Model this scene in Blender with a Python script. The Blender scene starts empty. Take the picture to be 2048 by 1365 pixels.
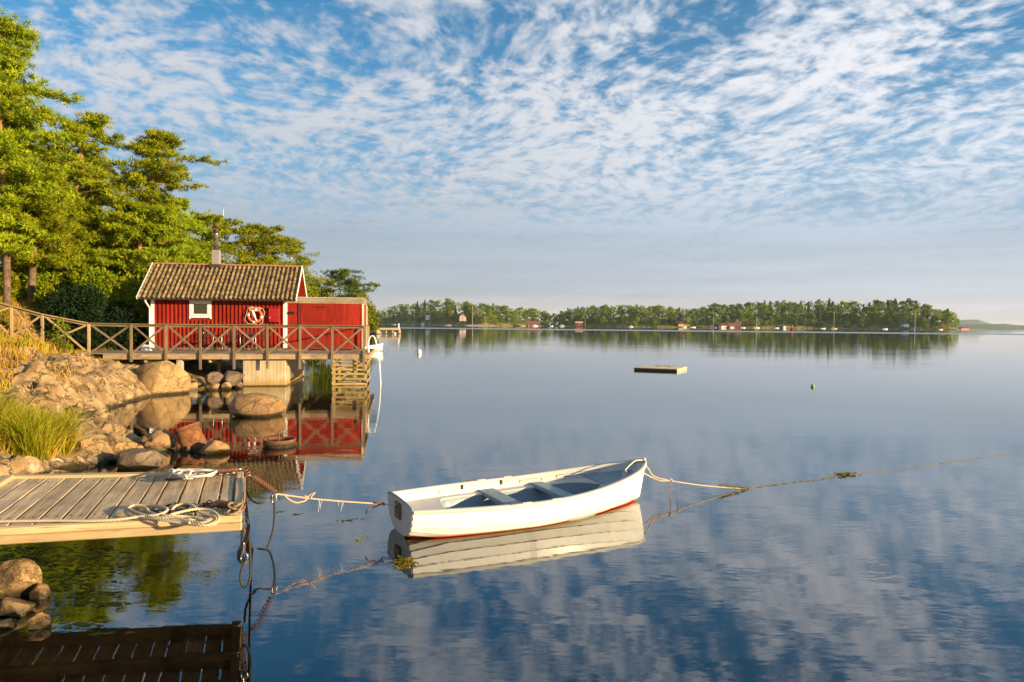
import bpy, math, random
import numpy as np
from mathutils import Matrix, Vector

rad = math.radians
scene = bpy.context.scene
col = scene.collection

# ------------------------------------------------------------------ camera
EYE = Vector((0.0, 0.0, 2.6))
FPX = 1365.0                                   # focal length in photo pixels (2048 wide)
PITCH = math.atan((682.5 - 648.4) / FPX)       # looking slightly down
ROLL = rad(0.474)
cam_d = bpy.data.cameras.new('camera'); cam = bpy.data.objects.new('camera', cam_d); col.objects.link(cam)
cam_d.sensor_width = 36.0; cam_d.lens = 36.0 * FPX / 2048.0
cam_d.clip_start = 0.05; cam_d.clip_end = 40000
CAMR = (Matrix.Rotation(-PITCH, 4, 'X') @ Matrix.Rotation(rad(90), 4, 'X') @ Matrix.Rotation(ROLL, 4, 'Z'))
cam.matrix_world = Matrix.Translation(EYE) @ CAMR
scene.camera = cam
CR = CAMR.to_3x3()

def ray(px, py):
    return CR @ Vector(((px - 1024) / FPX, -(py - 682.5) / FPX, -1.0))

def P(px, py, z=0.0):
    """where the sight line through a photo pixel meets the level z"""
    r = ray(px, py); t = (z - EYE.z) / r.z
    return EYE + r * t

def PD(px, py, d):
    """point on the sight line at depth (Y) d"""
    r = ray(px, py)
    return EYE + r * (d / r.y)

# ------------------------------------------------------------------ light
SUN_EL = rad(10.5)
SUNH = Vector((0.91, -0.42)).normalized()
SUN_DIR = Vector((SUNH.x * math.cos(SUN_EL), SUNH.y * math.cos(SUN_EL), math.sin(SUN_EL)))
sun_d = bpy.data.lights.new('sun', 'SUN'); sun = bpy.data.objects.new('sun', sun_d); col.objects.link(sun)
sun_d.energy = 5.0; sun_d.angle = rad(0.6); sun_d.color = (1.0, 0.75, 0.41)
sun.rotation_euler = SUN_DIR.to_track_quat('Z', 'Y').to_euler()
sun.location = (20, -20, 30)

scene.view_settings.view_transform = 'Standard'; scene.view_settings.look = 'None'
scene.view_settings.gamma = 1.0; scene.view_settings.use_curve_mapping = False
scene.view_settings.exposure = 1.1
scene.render.engine = 'CYCLES'
scene.cycles.use_denoising = True
scene.cycles.max_bounces = 6; scene.cycles.diffuse_bounces = 2; scene.cycles.glossy_bounces = 3
scene.cycles.transmission_bounces = 3; scene.cycles.transparent_max_bounces = 8; scene.cycles.volume_bounces = 0
scene.cycles.caustics_reflective = True; sun_d.cycles.use_multiple_importance_sampling = False; scene.cycles.blur_glossy = 1.0; scene.cycles.caustics_refractive = False
scene.cycles.sample_clamp_indirect = 6

class NT:
    """small helper for building node trees"""
    def __init__(s, tree): s.t = tree; s.n = tree.nodes; s.l = tree.links
    def node(s, typ, **kw):
        n = s.n.new(typ)
        for k, v in kw.items(): setattr(n, k, v)
        return n
    def put(s, sock, v):
        if isinstance(v, bpy.types.NodeSocket): s.l.new(v, sock)
        elif v is not None:
            try: sock.default_value = v
            except Exception: sock.default_value = (*v, 1.0)
    def math(s, op, a, b=None, c=None, clamp=False):
        n = s.node('ShaderNodeMath', operation=op, use_clamp=clamp)
        s.put(n.inputs[0], a)
        if b is not None: s.put(n.inputs[1], b)
        if c is not None: s.put(n.inputs[2], c)
        return n.outputs[0]
    def vmath(s, op, a, b=None):
        n = s.node('ShaderNodeVectorMath', operation=op)
        s.put(n.inputs[0], a)
        if b is not None: s.put(n.inputs[1], b)
        return n.outputs['Value'] if op in ('DOT_PRODUCT', 'LENGTH') else n.outputs[0]
    def noise(s, vec, scale, detail=4, rough=0.55, dist=0.0, out='Fac'):
        n = s.node('ShaderNodeTexNoise')
        if vec is not None: s.put(n.inputs['Vector'], vec)
        s.put(n.inputs['Scale'], scale); s.put(n.inputs['Detail'], detail)
        s.put(n.inputs['Roughness'], rough); s.put(n.inputs['Distortion'], dist)
        return n.outputs[out]
    def ramp(s, fac, stops, interp='LINEAR'):
        n = s.node('ShaderNodeValToRGB'); cr = n.color_ramp; cr.interpolation = interp
        while len(cr.elements) < len(stops): cr.elements.new(0.5)
        for e, (p, c) in zip(cr.elements, stops):
            e.position = p; e.color = (c, c, c, 1) if isinstance(c, (int, float)) else (*c, 1)
        s.put(n.inputs[0], fac)
        return n.outputs[0]
    def mix(s, fac, a, b, mode='MIX'):
        n = s.node('ShaderNodeMix', data_type='RGBA', blend_type=mode)
        s.put(n.inputs[0], fac)
        for sk, v in ((n.inputs[6], a), (n.inputs[7], b)):
            if isinstance(v, tuple) and len(v) == 3: v = (*v, 1.0)
            s.put(sk, v)
        return n.outputs[2]
    def maprange(s, v, a, b, c, d, smooth=True):
        n = s.node('ShaderNodeMapRange', interpolation_type='SMOOTHSTEP' if smooth else 'LINEAR')
        s.put(n.inputs[0], v)
        for i, x in enumerate((a, b, c, d)): s.put(n.inputs[i + 1], x)
        return n.outputs[0]
    def comb(s, x, y, z):
        n = s.node('ShaderNodeCombineXYZ'); s.put(n.inputs[0], x); s.put(n.inputs[1], y); s.put(n.inputs[2], z)
        return n.outputs[0]
    def sep(s, v):
        n = s.node('ShaderNodeSeparateXYZ'); s.put(n.inputs[0], v); return n.outputs

# ------------------------------------------------------------------ sky
BG = 0.1
world = bpy.data.worlds.new('World'); scene.world = world; world.use_nodes = True
w = NT(world.node_tree); w.n.clear()
sky = w.node('ShaderNodeTexSky', sky_type='NISHITA', sun_disc=False)
sky.sun_elevation = SUN_EL; sky.sun_rotation = math.atan2(SUNH.x, SUNH.y)
sky.air_density = 1.0; sky.dust_density = 0.4; sky.ozone_density = 2.5
gen = w.node('ShaderNodeTexCoord').outputs['Generated']
gx, gy, gz = w.sep(gen)
zc = w.math('MAXIMUM', gz, 0.0)
zz = w.math('ADD', zc, 0.17)
qx = w.math('DIVIDE', gx, zz); qy = w.math('DIVIDE', gy, zz)
pv = w.comb(qx, qy, 0.0)
A_ = rad(-26)
q1 = w.vmath('DOT_PRODUCT', pv, (math.sin(A_), math.cos(A_), 0)); q2 = w.vmath('DOT_PRODUCT', pv, (math.cos(A_), -math.sin(A_), 0))
warp = w.noise(pv, 1.2, 2, 0.5, out='Color')
wx, wy, _ = w.sep(warp)
q1w = w.math('ADD', q1, w.math('MULTIPLY', w.math('SUBTRACT', wx, 0.5), 0.5))
q2w = w.math('ADD', q2, w.math('MULTIPLY', w.math('SUBTRACT', wy, 0.5), 0.34))
band = w.noise(w.comb(w.math('MULTIPLY', q1w, 0.7), w.math('MULTIPLY', q2w, 1.6), 3.1), 2.0, 2, 0.5)
cell = w.noise(w.comb(w.math('MULTIPLY', q1w, 1.0), w.math('MULTIPLY', q2w, 1.1), 7.7), 14.0, 4, 0.55)
fine = w.noise(w.comb(w.math('MULTIPLY', q1w, 1.0), w.math('MULTIPLY', q2w, 1.1), 2.7), 34.0, 3, 0.5)
nL = w.noise(pv, 0.62, 2, 0.5)
dens = w.math('ADD', w.math('MULTIPLY', band, 0.34), w.math('MULTIPLY', cell, 0.50))
dens = w.math('ADD', dens, w.math('MULTIPLY', fine, 0.16))
dens = w.math('ADD', dens, w.math('MULTIPLY', w.math('SUBTRACT', nL, 0.5), 0.46))
dens = w.math('ADD', dens, w.maprange(gx, -0.5, 0.1, 0.015, 0.01))
bias = w.ramp(w.math('MULTIPLY', zc, 2.0), [(0.0, 0.70), (0.2, 0.66), (0.34, 0.565), (0.44, 0.54), (0.56, 0.53), (0.66, 0.51), (0.8, 0.485), (1.0, 0.47)])
dens = w.math('ADD', dens, w.math('SUBTRACT', bias, 0.5))
cmask = w.maprange(dens, 0.42, 0.64, 0.0, 1.0)
blue = w.mix(1.0, sky.outputs[0], (0.16, 0.84, 1.06), 'MULTIPLY')
z2 = w.math('MULTIPLY', zc, 2.0)
def S(*c): return tuple(x / BG * 0.1 for x in c)
veilc = w.ramp(z2, [(0.0, (0.45, 0.39, 0.37)), (0.04, (0.40, 0.37, 0.37)), (0.09, (0.30, 0.32, 0.35)), (0.22, (0.25, 0.30, 0.36)), (0.40, (0.26, 0.32, 0.40)), (0.6, (0.28, 0.36, 0.46)), (1.0, (0.3, 0.4, 0.5))])
veilf = w.ramp(z2, [(0.0, 0.97), (0.22, 0.90), (0.34, 0.72), (0.48, 0.42), (0.65, 0.16), (1.0, 0.05)])
ten = lambda c: w.vmath('SCALE', c)
def scl(c, k):
    n = w.node('ShaderNodeVectorMath', operation='SCALE'); w.put(n.inputs[0], c); w.put(n.inputs['Scale'], k); return n.outputs[0]
veil10 = scl(veilc, 1.0 / BG)
skyc = w.mix(veilf, blue, veil10)
cloudc = w.ramp(z2, [(0.0, (0.50, 0.43, 0.40)), (0.12, (0.36, 0.36, 0.38)), (0.25, (0.34, 0.36, 0.40)), (0.4, (0.46, 0.46, 0.48)), (0.65, (0.52, 0.51, 0.52)), (1.0, (0.50, 0.51, 0.53))])
rightness = w.maprange(gx, -0.35, 0.55, 0.88, 1.22)
strat = w.noise(w.comb(w.math('MULTIPLY', gx, 2.2), w.math('MULTIPLY', gz, 26.0), 5.0), 1.3, 5, 0.6)
veil10 = scl(scl(veil10, w.maprange(gx, -0.4, 0.6, 0.92, 1.16)), w.maprange(strat, 0.3, 0.7, 0.90, 1.12)); skyc = w.mix(veilf, blue, veil10)
cloud10 = scl(scl(cloudc, 1.0 / BG), rightness)
camt = w.math('MULTIPLY', cmask, w.ramp(z2, [(0.0, 0.12), (0.18, 0.35), (0.28, 0.55), (0.40, 0.78), (0.6, 0.84), (1.0, 0.80)]))
skyc = w.mix(camt, skyc, cloud10)
bg = w.node('ShaderNodeBackground'); w.put(bg.inputs[0], skyc); bg.inputs[1].default_value = BG * 0.77
wo = w.node('ShaderNodeOutputWorld'); w.l.new(bg.outputs[0], wo.inputs[0])

# ------------------------------------------------------------------ materials
def new_mat(name):
    m = bpy.data.materials.new(name); m.use_nodes = True
    t = NT(m.node_tree); t.n.clear()
    out = t.node('ShaderNodeOutputMaterial'); b = t.node('ShaderNodeBsdfPrincipled')
    t.l.new(b.outputs[0], out.inputs[0])
    return m, t, b, out

def bump(t, b, h, strength=0.3, dist=0.01):
    n = t.node('ShaderNodeBump'); n.inputs['Strength'].default_value = strength; n.inputs['Distance'].default_value = dist
    t.put(n.inputs['Height'], h); t.l.new(n.outputs[0], b.inputs['Normal'])

def plain(name, c, rough=0.6, metal=0.0, var=0.12, scale=6.0, bmp=0.15, dist=0.004, spec=0.5):
    m, t, b, _ = new_mat(name)
    obj_ = t.node('ShaderNodeTexCoord').outputs['Object']
    n = t.noise(obj_, scale, 5, 0.6)
    rnd = t.node('ShaderNodeObjectInfo').outputs['Random']
    v = t.math('ADD', t.math('MULTIPLY', t.math('SUBTRACT', n, 0.5), var * 3), t.math('MULTIPLY', t.math('SUBTRACT', rnd, 0.5), var))
    hsv = t.node('ShaderNodeHueSaturation'); t.put(hsv.inputs['Value'], t.math('ADD', v, 1.0)); t.put(hsv.inputs['Color'], (*c, 1))
    t.l.new(hsv.outputs[0], b.inputs['Base Color'])
    t.put(b.inputs['Roughness'], t.maprange(n, 0.3, 0.7, max(rough - .12, 0), min(rough + .12, 1)))
    b.inputs['Metallic'].default_value = metal; b.inputs['Specular IOR Level'].default_value = spec
    if bmp: bump(t, b, t.noise(obj_, scale * 5, 4, 0.6), bmp, dist)
    return m

def wood(name, c1, c2, axis='X', grain=26.0, knots=True, rough=0.8, along=1.1, stain=None):
    """weathered plank: grain runs along the object's local axis"""
    m, t, b, _ = new_mat(name)
    oi = t.node('ShaderNodeObjectInfo')
    o = t.node('ShaderNodeTexCoord').outputs['Object']
    off = t.math('MULTIPLY', oi.outputs['Random'], 37.0)
    x, y, z = t.sep(o)
    k = {'X': (along, grain, grain), 'Y': (grain, along, grain), 'Z': (grain, grain, along)}[axis]
    v = t.comb(t.math('MULTIPLY_ADD', x, k[0], off), t.math('MULTIPLY_ADD', y, k[1], off), t.math('MULTIPLY', z, k[2]))
    g = t.noise(v, 1.0, 6, 0.65, 0.4)
    g2 = t.noise(v, 3.0, 3, 0.6)
    big = t.noise(t.vmath('ADD', o, t.comb(off, off, 0)), 1.6, 4, 0.6)
    f = t.maprange(t.math('ADD', t.math('MULTIPLY', g, 0.6), t.math('MULTIPLY', big, 0.5)), 0.38, 0.72, 0, 1)
    c = t.mix(f, c1, c2)
    if stain: c = t.mix(t.maprange(t.noise(o, 2.7, 5, 0.65), 0.52, 0.68, 0, 0.8), c, stain)
    hsv = t.node('ShaderNodeHueSaturation'); t.put(hsv.inputs['Color'], c)
    t.put(hsv.inputs['Value'], t.math('ADD', 0.83, t.math('MULTIPLY', oi.outputs['Random'], 0.34)))
    crack = t.maprange(g2, 0.30, 0.40, 0.45, 1.0)
    cc = t.mix(1.0, hsv.outputs[0], crack, 'MULTIPLY')
    t.l.new(cc, b.inputs['Base Color']); b.inputs['Roughness'].default_value = rough
    b.inputs['Specular IOR Level'].default_value = 0.25
    bump(t, b, g, 0.5, 0.006)
    return m

def weathered_red(name, c1, c2):
    m, t, b, _ = new_mat(name)
    oi = t.node('ShaderNodeObjectInfo').outputs['Random']; g = t.node('ShaderNodeNewGeometry').outputs['Position']
    x, y, z = t.sep(g); off = t.math('MULTIPLY', oi, 31.0)
    v = t.comb(t.math('MULTIPLY_ADD', x, 22, off), t.math('MULTIPLY', y, 22), t.math('MULTIPLY', z, 1.3))
    gr = t.noise(v, 1, 6, .7, .3); big = t.noise(g, 1.3, 4, .6); sp = t.noise(t.comb(t.math('MULTIPLY', x, 9), t.math('MULTIPLY', y, 9), t.math('MULTIPLY', z, 2.2)), 1.6, 5, .7)
    c = t.mix(t.maprange(t.math('ADD', t.math('MULTIPLY', gr, .6), t.math('MULTIPLY', big, .4)), .38, .62, 0, 1), c1, c2)
    c = t.mix(t.maprange(sp, .62, .74, 0, .75), c, (0.40, 0.15, 0.09))          # bleached flakes
    c = t.mix(t.maprange(gr, .66, .78, 0, .8), c, (0.10, 0.02, 0.014))
    low = t.maprange(t.math('ADD', z, t.math('MULTIPLY', big, .35)), 1.50, 1.95, .65, 0)   # splash dirt near the deck
    c = t.mix(low, c, (0.13, 0.04, 0.025))
    hsv = t.node('ShaderNodeHueSaturation'); t.put(hsv.inputs['Color'], c); t.put(hsv.inputs['Value'], t.math('ADD', .82, t.math('MULTIPLY', oi, .36)))
    t.l.new(hsv.outputs[0], b.inputs['Base Color']); b.inputs['Roughness'].default_value = .8; b.inputs['Specular IOR Level'].default_value = .2
    bump(t, b, gr, .5, .006)
    return m

def rock(name, c1, c2, c3, scale=2.2, lichen=True, spec=0.3):
    m, t, b, _ = new_mat(name)
    o = t.node('ShaderNodeTexCoord').outputs['Object']
    oi = t.node('ShaderNodeObjectInfo').outputs['Random']
    v = t.vmath('ADD', o, t.comb(t.math('MULTIPLY', oi, 19.0), 0, 0))
    n1 = t.noise(v, scale, 7, 0.68, 0.3); n2 = t.noise(v, scale * 6, 5, 0.7)
    c = t.mix(t.maprange(n1, 0.36, 0.62, 0, 1), c1, c2)
    c = t.mix(t.maprange(n2, 0.5, 0.72, 0, 0.85), c, c3)
    if lichen:
        c = t.mix(t.maprange(t.noise(v, scale * 2.3, 6, 0.7), 0.62, 0.70, 0, 0.6), c, (0.40, 0.36, 0.26))
    # algae and wet stone just above the waterline
    pz = t.sep(t.node('ShaderNodeNewGeometry').outputs['Position'])[2]
    wet = t.maprange(t.math('ADD', pz, t.math('MULTIPLY', n1, 0.10)), 0.09, 0.19, 1, 0)
    c = t.mix(wet, c, (0.05, 0.038, 0.018))
    t.l.new(c, b.inputs['Base Color'])
    t.put(b.inputs['Roughness'], t.maprange(wet, 0, 1, 0.85, 0.3)); b.inputs['Specular IOR Level'].default_value = spec
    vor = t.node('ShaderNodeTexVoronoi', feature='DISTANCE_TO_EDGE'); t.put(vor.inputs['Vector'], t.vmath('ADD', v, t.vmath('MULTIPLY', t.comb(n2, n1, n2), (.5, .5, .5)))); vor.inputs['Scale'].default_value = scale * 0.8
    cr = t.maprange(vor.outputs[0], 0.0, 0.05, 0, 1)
    cc_ = t.mix(1.0, c, t.maprange(vor.outputs[0], 0.0, 0.035, 0.35, 1), 'MULTIPLY'); t.l.new(cc_, b.inputs['Base Color'])  # crack lines darkened in the colour: dirt and the shade inside them
    h = t.math('ADD', t.math('MULTIPLY', n2, 1.0), t.math('MULTIPLY', cr, 0.32))
    bump(t, b, h, 0.7, 0.035)
    return m

def leafy(name, c1, c2, c3=None, transl=0.35, scale=0.8):
    m = bpy.data.materials.new(name); m.use_nodes = True
    t = NT(m.node_tree); t.n.clear()
    out = t.node('ShaderNodeOutputMaterial')
    pos = t.node('ShaderNodeNewGeometry').outputs['Position']
    oi = t.node('ShaderNodeObjectInfo').outputs['Random']
    n = t.noise(pos, scale, 3, 0.6); n2 = t.noise(pos, scale * 9, 2, 0.6)
    f = t.math('ADD', t.math('MULTIPLY', n, 0.55), t.math('MULTIPLY', n2, 0.45))
    c = t.mix(t.maprange(f, 0.36, 0.64, 0, 1), c1, c2)
    if c3: c = t.mix(t.maprange(t.noise(pos, scale * 3.3, 3, 0.6), 0.58, 0.72, 0, 0.8), c, c3)
    hsv = t.node('ShaderNodeHueSaturation'); t.put(hsv.inputs['Color'], c)
    t.put(hsv.inputs['Value'], t.math('ADD', 0.8, t.math('MULTIPLY', oi, 0.4)))
    t.put(hsv.inputs['Hue'], t.math('ADD', 0.485, t.math('MULTIPLY', oi, 0.03)))
    d = t.node('ShaderNodeBsdfDiffuse'); tr = t.node('ShaderNodeBsdfTranslucent')
    t.l.new(hsv.outputs[0], d.inputs[0]); t.l.new(hsv.outputs[0], tr.inputs[0])
    mx = t.node('ShaderNodeMixShader'); mx.inputs[0].default_value = transl
    t.l.new(d.outputs[0], mx.inputs[1]); t.l.new(tr.outputs[0], mx.inputs[2]); t.l.new(mx.outputs[0], out.inputs[0])
    return m

M = {}
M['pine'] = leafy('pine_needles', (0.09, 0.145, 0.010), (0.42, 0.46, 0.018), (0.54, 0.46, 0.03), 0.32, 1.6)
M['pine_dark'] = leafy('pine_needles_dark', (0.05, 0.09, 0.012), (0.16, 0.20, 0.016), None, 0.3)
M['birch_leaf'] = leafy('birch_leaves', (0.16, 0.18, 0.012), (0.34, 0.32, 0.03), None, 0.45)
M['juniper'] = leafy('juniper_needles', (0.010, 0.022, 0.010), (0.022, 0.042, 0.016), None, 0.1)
M['shrub'] = leafy('shrub_leaves', (0.13, 0.18, 0.010), (0.32, 0.34, 0.015), (0.36, 0.26, 0.02), 0.4)
M['grass'] = leafy('grass_blades', (0.26, 0.31, 0.012), (0.56, 0.54, 0.04), (0.68, 0.50, 0.10), 0.42, 2.5)
M['dry_grass'] = leafy('dry_grass_blades', (0.42, 0.24, 0.03), (0.60, 0.40, 0.08), (0.28, 0.25, 0.02), 0.3, 1.0)
M['far_leaf'] = leafy('far_leaves', (0.07, 0.14, 0.018), (0.34, 0.40, 0.025), (0.46, 0.42, 0.03), 0.25, 0.09)
M['far_pine'] = leafy('far_needles', (0.04, 0.10, 0.018), (0.22, 0.28, 0.02), None, 0.2, 0.09)
M['weed'] = leafy('water_weed', (0.20, 0.17, 0.015), (0.46, 0.36, 0.03), (0.10, 0.08, 0.015), 0.2, 9)
M['pad'+'_leaf'] = leafy('floating_leaf', (0.02, 0.035, 0.012), (0.07, 0.09, 0.02), (0.03, 0.025, 0.01), 0.1, 5)
M['bark'] = rock('pine_bark', (0.42, 0.20, 0.09), (0.30, 0.15, 0.07), (0.14, 0.09, 0.06), 3.0, False)
M['bark_low'] = rock('pine_bark_low', (0.20, 0.12, 0.07), (0.11, 0.075, 0.05), (0.30, 0.18, 0.11), 4.0, False)
M['birch_bark'] = rock('birch_bark', (0.55, 0.50, 0.44), (0.42, 0.38, 0.33), (0.08, 0.07, 0.06), 5.0, False)
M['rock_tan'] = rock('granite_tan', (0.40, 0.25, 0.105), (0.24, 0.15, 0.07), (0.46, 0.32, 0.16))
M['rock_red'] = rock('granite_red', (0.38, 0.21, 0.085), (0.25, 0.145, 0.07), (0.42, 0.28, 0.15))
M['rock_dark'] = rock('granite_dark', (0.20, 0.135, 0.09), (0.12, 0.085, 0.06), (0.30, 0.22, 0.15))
M['rock_far'] = rock('granite_far', (0.45, 0.33, 0.22), (0.33, 0.26, 0.18), (0.5, 0.4, 0.3), 0.3, False)
M['dock_plank'] = wood('dock_plank', (0.33, 0.23, 0.13), (0.74, 0.53, 0.31), 'Y', 30, stain=(0.46, 0.38, 0.30))
M['dock_beam'] = wood('dock_beam', (0.42, 0.29, 0.15), (0.58, 0.42, 0.23), 'X', 22)
M['rail_old'] = wood('old_rail_wood', (0.13, 0.092, 0.055), (0.23, 0.165, 0.10), 'X', 20)
M['rail_old_z'] = wood('old_rail_wood_upright', (0.13, 0.092, 0.055), (0.23, 0.165, 0.10), 'Z', 20)
M['rail'] = wood('rail_wood', (0.28, 0.18, 0.09), (0.42, 0.29, 0.15), 'X', 20)
M['rail_z'] = wood('rail_wood_upright', (0.28, 0.18, 0.09), (0.42, 0.29, 0.15), 'Z', 20)
M['deck_beam'] = wood('deck_beam', (0.26, 0.18, 0.10), (0.42, 0.30, 0.17), 'X', 18, stain=(0.16, 0.11, 0.07))
M['deck_plank'] = wood('deck_plank', (0.22, 0.17, 0.13), (0.34, 0.27, 0.21), 'Y', 20)
M['crib'] = wood('crib_wood', (0.30, 0.20, 0.08), (0.46, 0.33, 0.14), 'X', 18, stain=(0.10, 0.09, 0.03))
M['pale_board'] = wood('pale_board', (0.46, 0.36, 0.25), (0.60, 0.49, 0.36), 'X', 18)
M['grey_board'] = wood('grey_board', (0.20, 0.165, 0.13), (0.32, 0.265, 0.21), 'X', 18)
M['red_wood'] = weathered_red('red_paint_wood', (0.19, 0.011, 0.005), (0.32, 0.022, 0.008))
M['red_plank'] = weathered_red('red_paint_plank', (0.18, 0.010, 0.004), (0.30, 0.020, 0.008))
M['red_box'] = plain('red_enamel', (0.30, 0.008, 0.006), 0.35, 0, 0.05)
M['white'] = plain('white_paint', (0.78, 0.74, 0.70), 0.5, 0, 0.06)
M['white_worn'] = plain('white_paint_worn', (0.72, 0.66, 0.60), 0.6, 0, 0.12, 9)
M['tile'] = rock('roof_tile_clay', (0.07, 0.05, 0.032), (0.27, 0.20, 0.095), (0.24, 0.07, 0.035), 2.4, True)
M['ridge_tile'] = rock('ridge_tile_clay', (0.44, 0.17, 0.08), (0.34, 0.16, 0.08), (0.30, 0.22, 0.10), 3.0, False)
M['black_metal'] = plain('black_metal', (0.02, 0.02, 0.022), 0.45, 0.6, 0.1)
M['gutter'] = plain('dark_gutter', (0.05, 0.045, 0.042), 0.5, 0.3, 0.1)
M['steel'] = plain('galvanised_steel', (0.55, 0.54, 0.53), 0.28, 0.9, 0.12)
M['chimney'] = plain('grey_brick', (0.22, 0.20, 0.19), 0.8, 0, 0.25, 14, 0.4, 0.01)
M['soot'] = plain('sooty_metal', (0.09, 0.05, 0.035), 0.6, 0.5, 0.2)
M['rust'] = rock('rusty_iron', (0.30, 0.11, 0.035), (0.17, 0.07, 0.03), (0.42, 0.20, 0.08), 6.0, False)
M['rust_wire'] = plain('rusty_wire', (0.24, 0.105, 0.06), 0.6, 0.5, 0.3, 30)
M['rope'] = plain('cream_rope', (0.60, 0.47, 0.31), 0.85, 0, 0.15, 60, 0.5, 0.004)
M['rope_white'] = plain('white_rope', (0.70, 0.64, 0.55), 0.85, 0, 0.15, 60, 0.5, 0.004)
M['rope_orange'] = plain('faded_orange_rope', (0.68, 0.42, 0.25), 0.85, 0, 0.2, 30, 0.5, 0.004)
M['rope_black'] = plain('black_rope', (0.035, 0.03, 0.025), 0.7, 0, 0.3, 40, 0.5, 0.004)
M['rope_old'] = plain('weathered_rope', (0.26, 0.18, 0.10), 0.85, 0, 0.3, 40, 0.5, 0.004)
M['rope_wet'] = plain('wet_weedy_rope', (0.12, 0.095, 0.045), 0.6, 0, 0.4, 12, 0.5, 0.004)
M['rubber'] = plain('black_rubber', (0.02, 0.02, 0.02), 0.55)
def hull_mat():
    m, t, b, _ = new_mat('white_hull_paint')
    o = t.node('ShaderNodeTexCoord').outputs['Object']; x, y, z = t.sep(o)
    n = t.noise(o, 7, 4, .6)
    zl = t.math('SUBTRACT', z, t.math('MULTIPLY', t.math('POWER', t.math('ABSOLUTE', t.math('SUBTRACT', x, 1.7)), 2.0), 0.006))
    c = t.mix(t.maprange(n, .3, .7, 0, 1), (0.77, 0.76, 0.73), (0.84, 0.83, 0.80))
    c = t.mix(t.maprange(t.math('ADD', zl, t.math('MULTIPLY', n, .02)), 0.03, 0.055, 0.75, 0), c, (0.55, 0.36, 0.10))
    c = t.mix(t.maprange(zl, 0.006, 0.009, 1, 0), c, (0.42, 0.025, 0.02))
    t.l.new(c, b.inputs['Base Color']); b.inputs['Roughness'].default_value = .25
    return m
M['hull'] = hull_mat()
M['gel_white'] = plain('white_gelcoat', (0.80, 0.77, 0.72), 0.22, 0, 0.03, 2.0, 0.0)
M['gel_inner'] = plain('cream_gelcoat', (0.50, 0.49, 0.46), 0.45, 0, 0.07, 5.0, 0.05)
M['gel_grey'] = plain('grey_deck_paint', (0.20, 0.27, 0.33), 0.5, 0, 0.10, 8.0, 0.15)
M['gel_red'] = plain('red_antifouling', (0.48, 0.03, 0.025), 0.5, 0, 0.1)
M['trim'] = plain('grey_rubber_trim', (0.33, 0.34, 0.35), 0.5)
M['pad'] = plain('brown_plywood', (0.20, 0.085, 0.03), 0.5, 0, 0.3, 12)
M['glass'] = plain('window_glass', (0.05, 0.045, 0.02), 0.22, 0, 0.1, 3, 0.0)
M['orange'] = plain('orange_plastic', (0.70, 0.11, 0.03), 0.45, 0, 0.08)
M['buoy_green'] = plain('green_yellow_plastic', (0.25, 0.32, 0.03), 0.4)
M['blue'] = plain('blue_tarpaulin', (0.03, 0.14, 0.40), 0.5)
M['yellow_wall'] = plain('yellow_wall', (0.55, 0.40, 0.16), 0.8)
M['pink_wall'] = plain('pale_pink_wall', (0.62, 0.42, 0.34), 0.8)
M['far_red'] = plain('far_red_paint', (0.17, 0.022, 0.016), 0.8)
M['far_roof'] = plain('far_dark_roof', (0.09, 0.09, 0.10), 0.8)
M['far_red_roof'] = plain('far_red_roof', (0.20, 0.06, 0.045), 0.8)

def concrete_mat():
    m, t, b, _ = new_mat('form_cast_concrete')
    pos = t.node('ShaderNodeNewGeometry').outputs['Position']
    z = t.sep(pos)[2]
    o = t.node('ShaderNodeTexCoord').outputs['Object']
    n = t.noise(o, 1.5, 6, 0.65); n2 = t.noise(t.vmath('MULTIPLY', o, (9, 9, 0.7)), 1.0, 5, 0.6)
    c = t.mix(t.maprange(n, 0.35, 0.65, 0, 1), (0.42, 0.33, 0.20), (0.56, 0.45, 0.29))
    c = t.mix(t.maprange(n2, 0.45, 0.75, 0, 0.6), c, (0.27, 0.19, 0.09))
    low = t.maprange(t.math('ADD', z, t.math('MULTIPLY', n, 0.3)), 0.2, 0.55, 1, 0)
    c = t.mix(t.math('MULTIPLY', low, 0.8), c, (0.34, 0.21, 0.05))
    vl = t.maprange(t.math('ADD', z, t.math('MULTIPLY', n2, 0.06)), 0.05, 0.1, 1, 0)
    c = t.mix(vl, c, (0.06, 0.045, 0.015))
    t.l.new(c, b.inputs['Base Color']); b.inputs['Roughness'].default_value = 0.85
    bump(t, b, t.math('ADD', n, n2), 0.5, 0.02)
    return m
M['concrete'] = concrete_mat()

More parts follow.
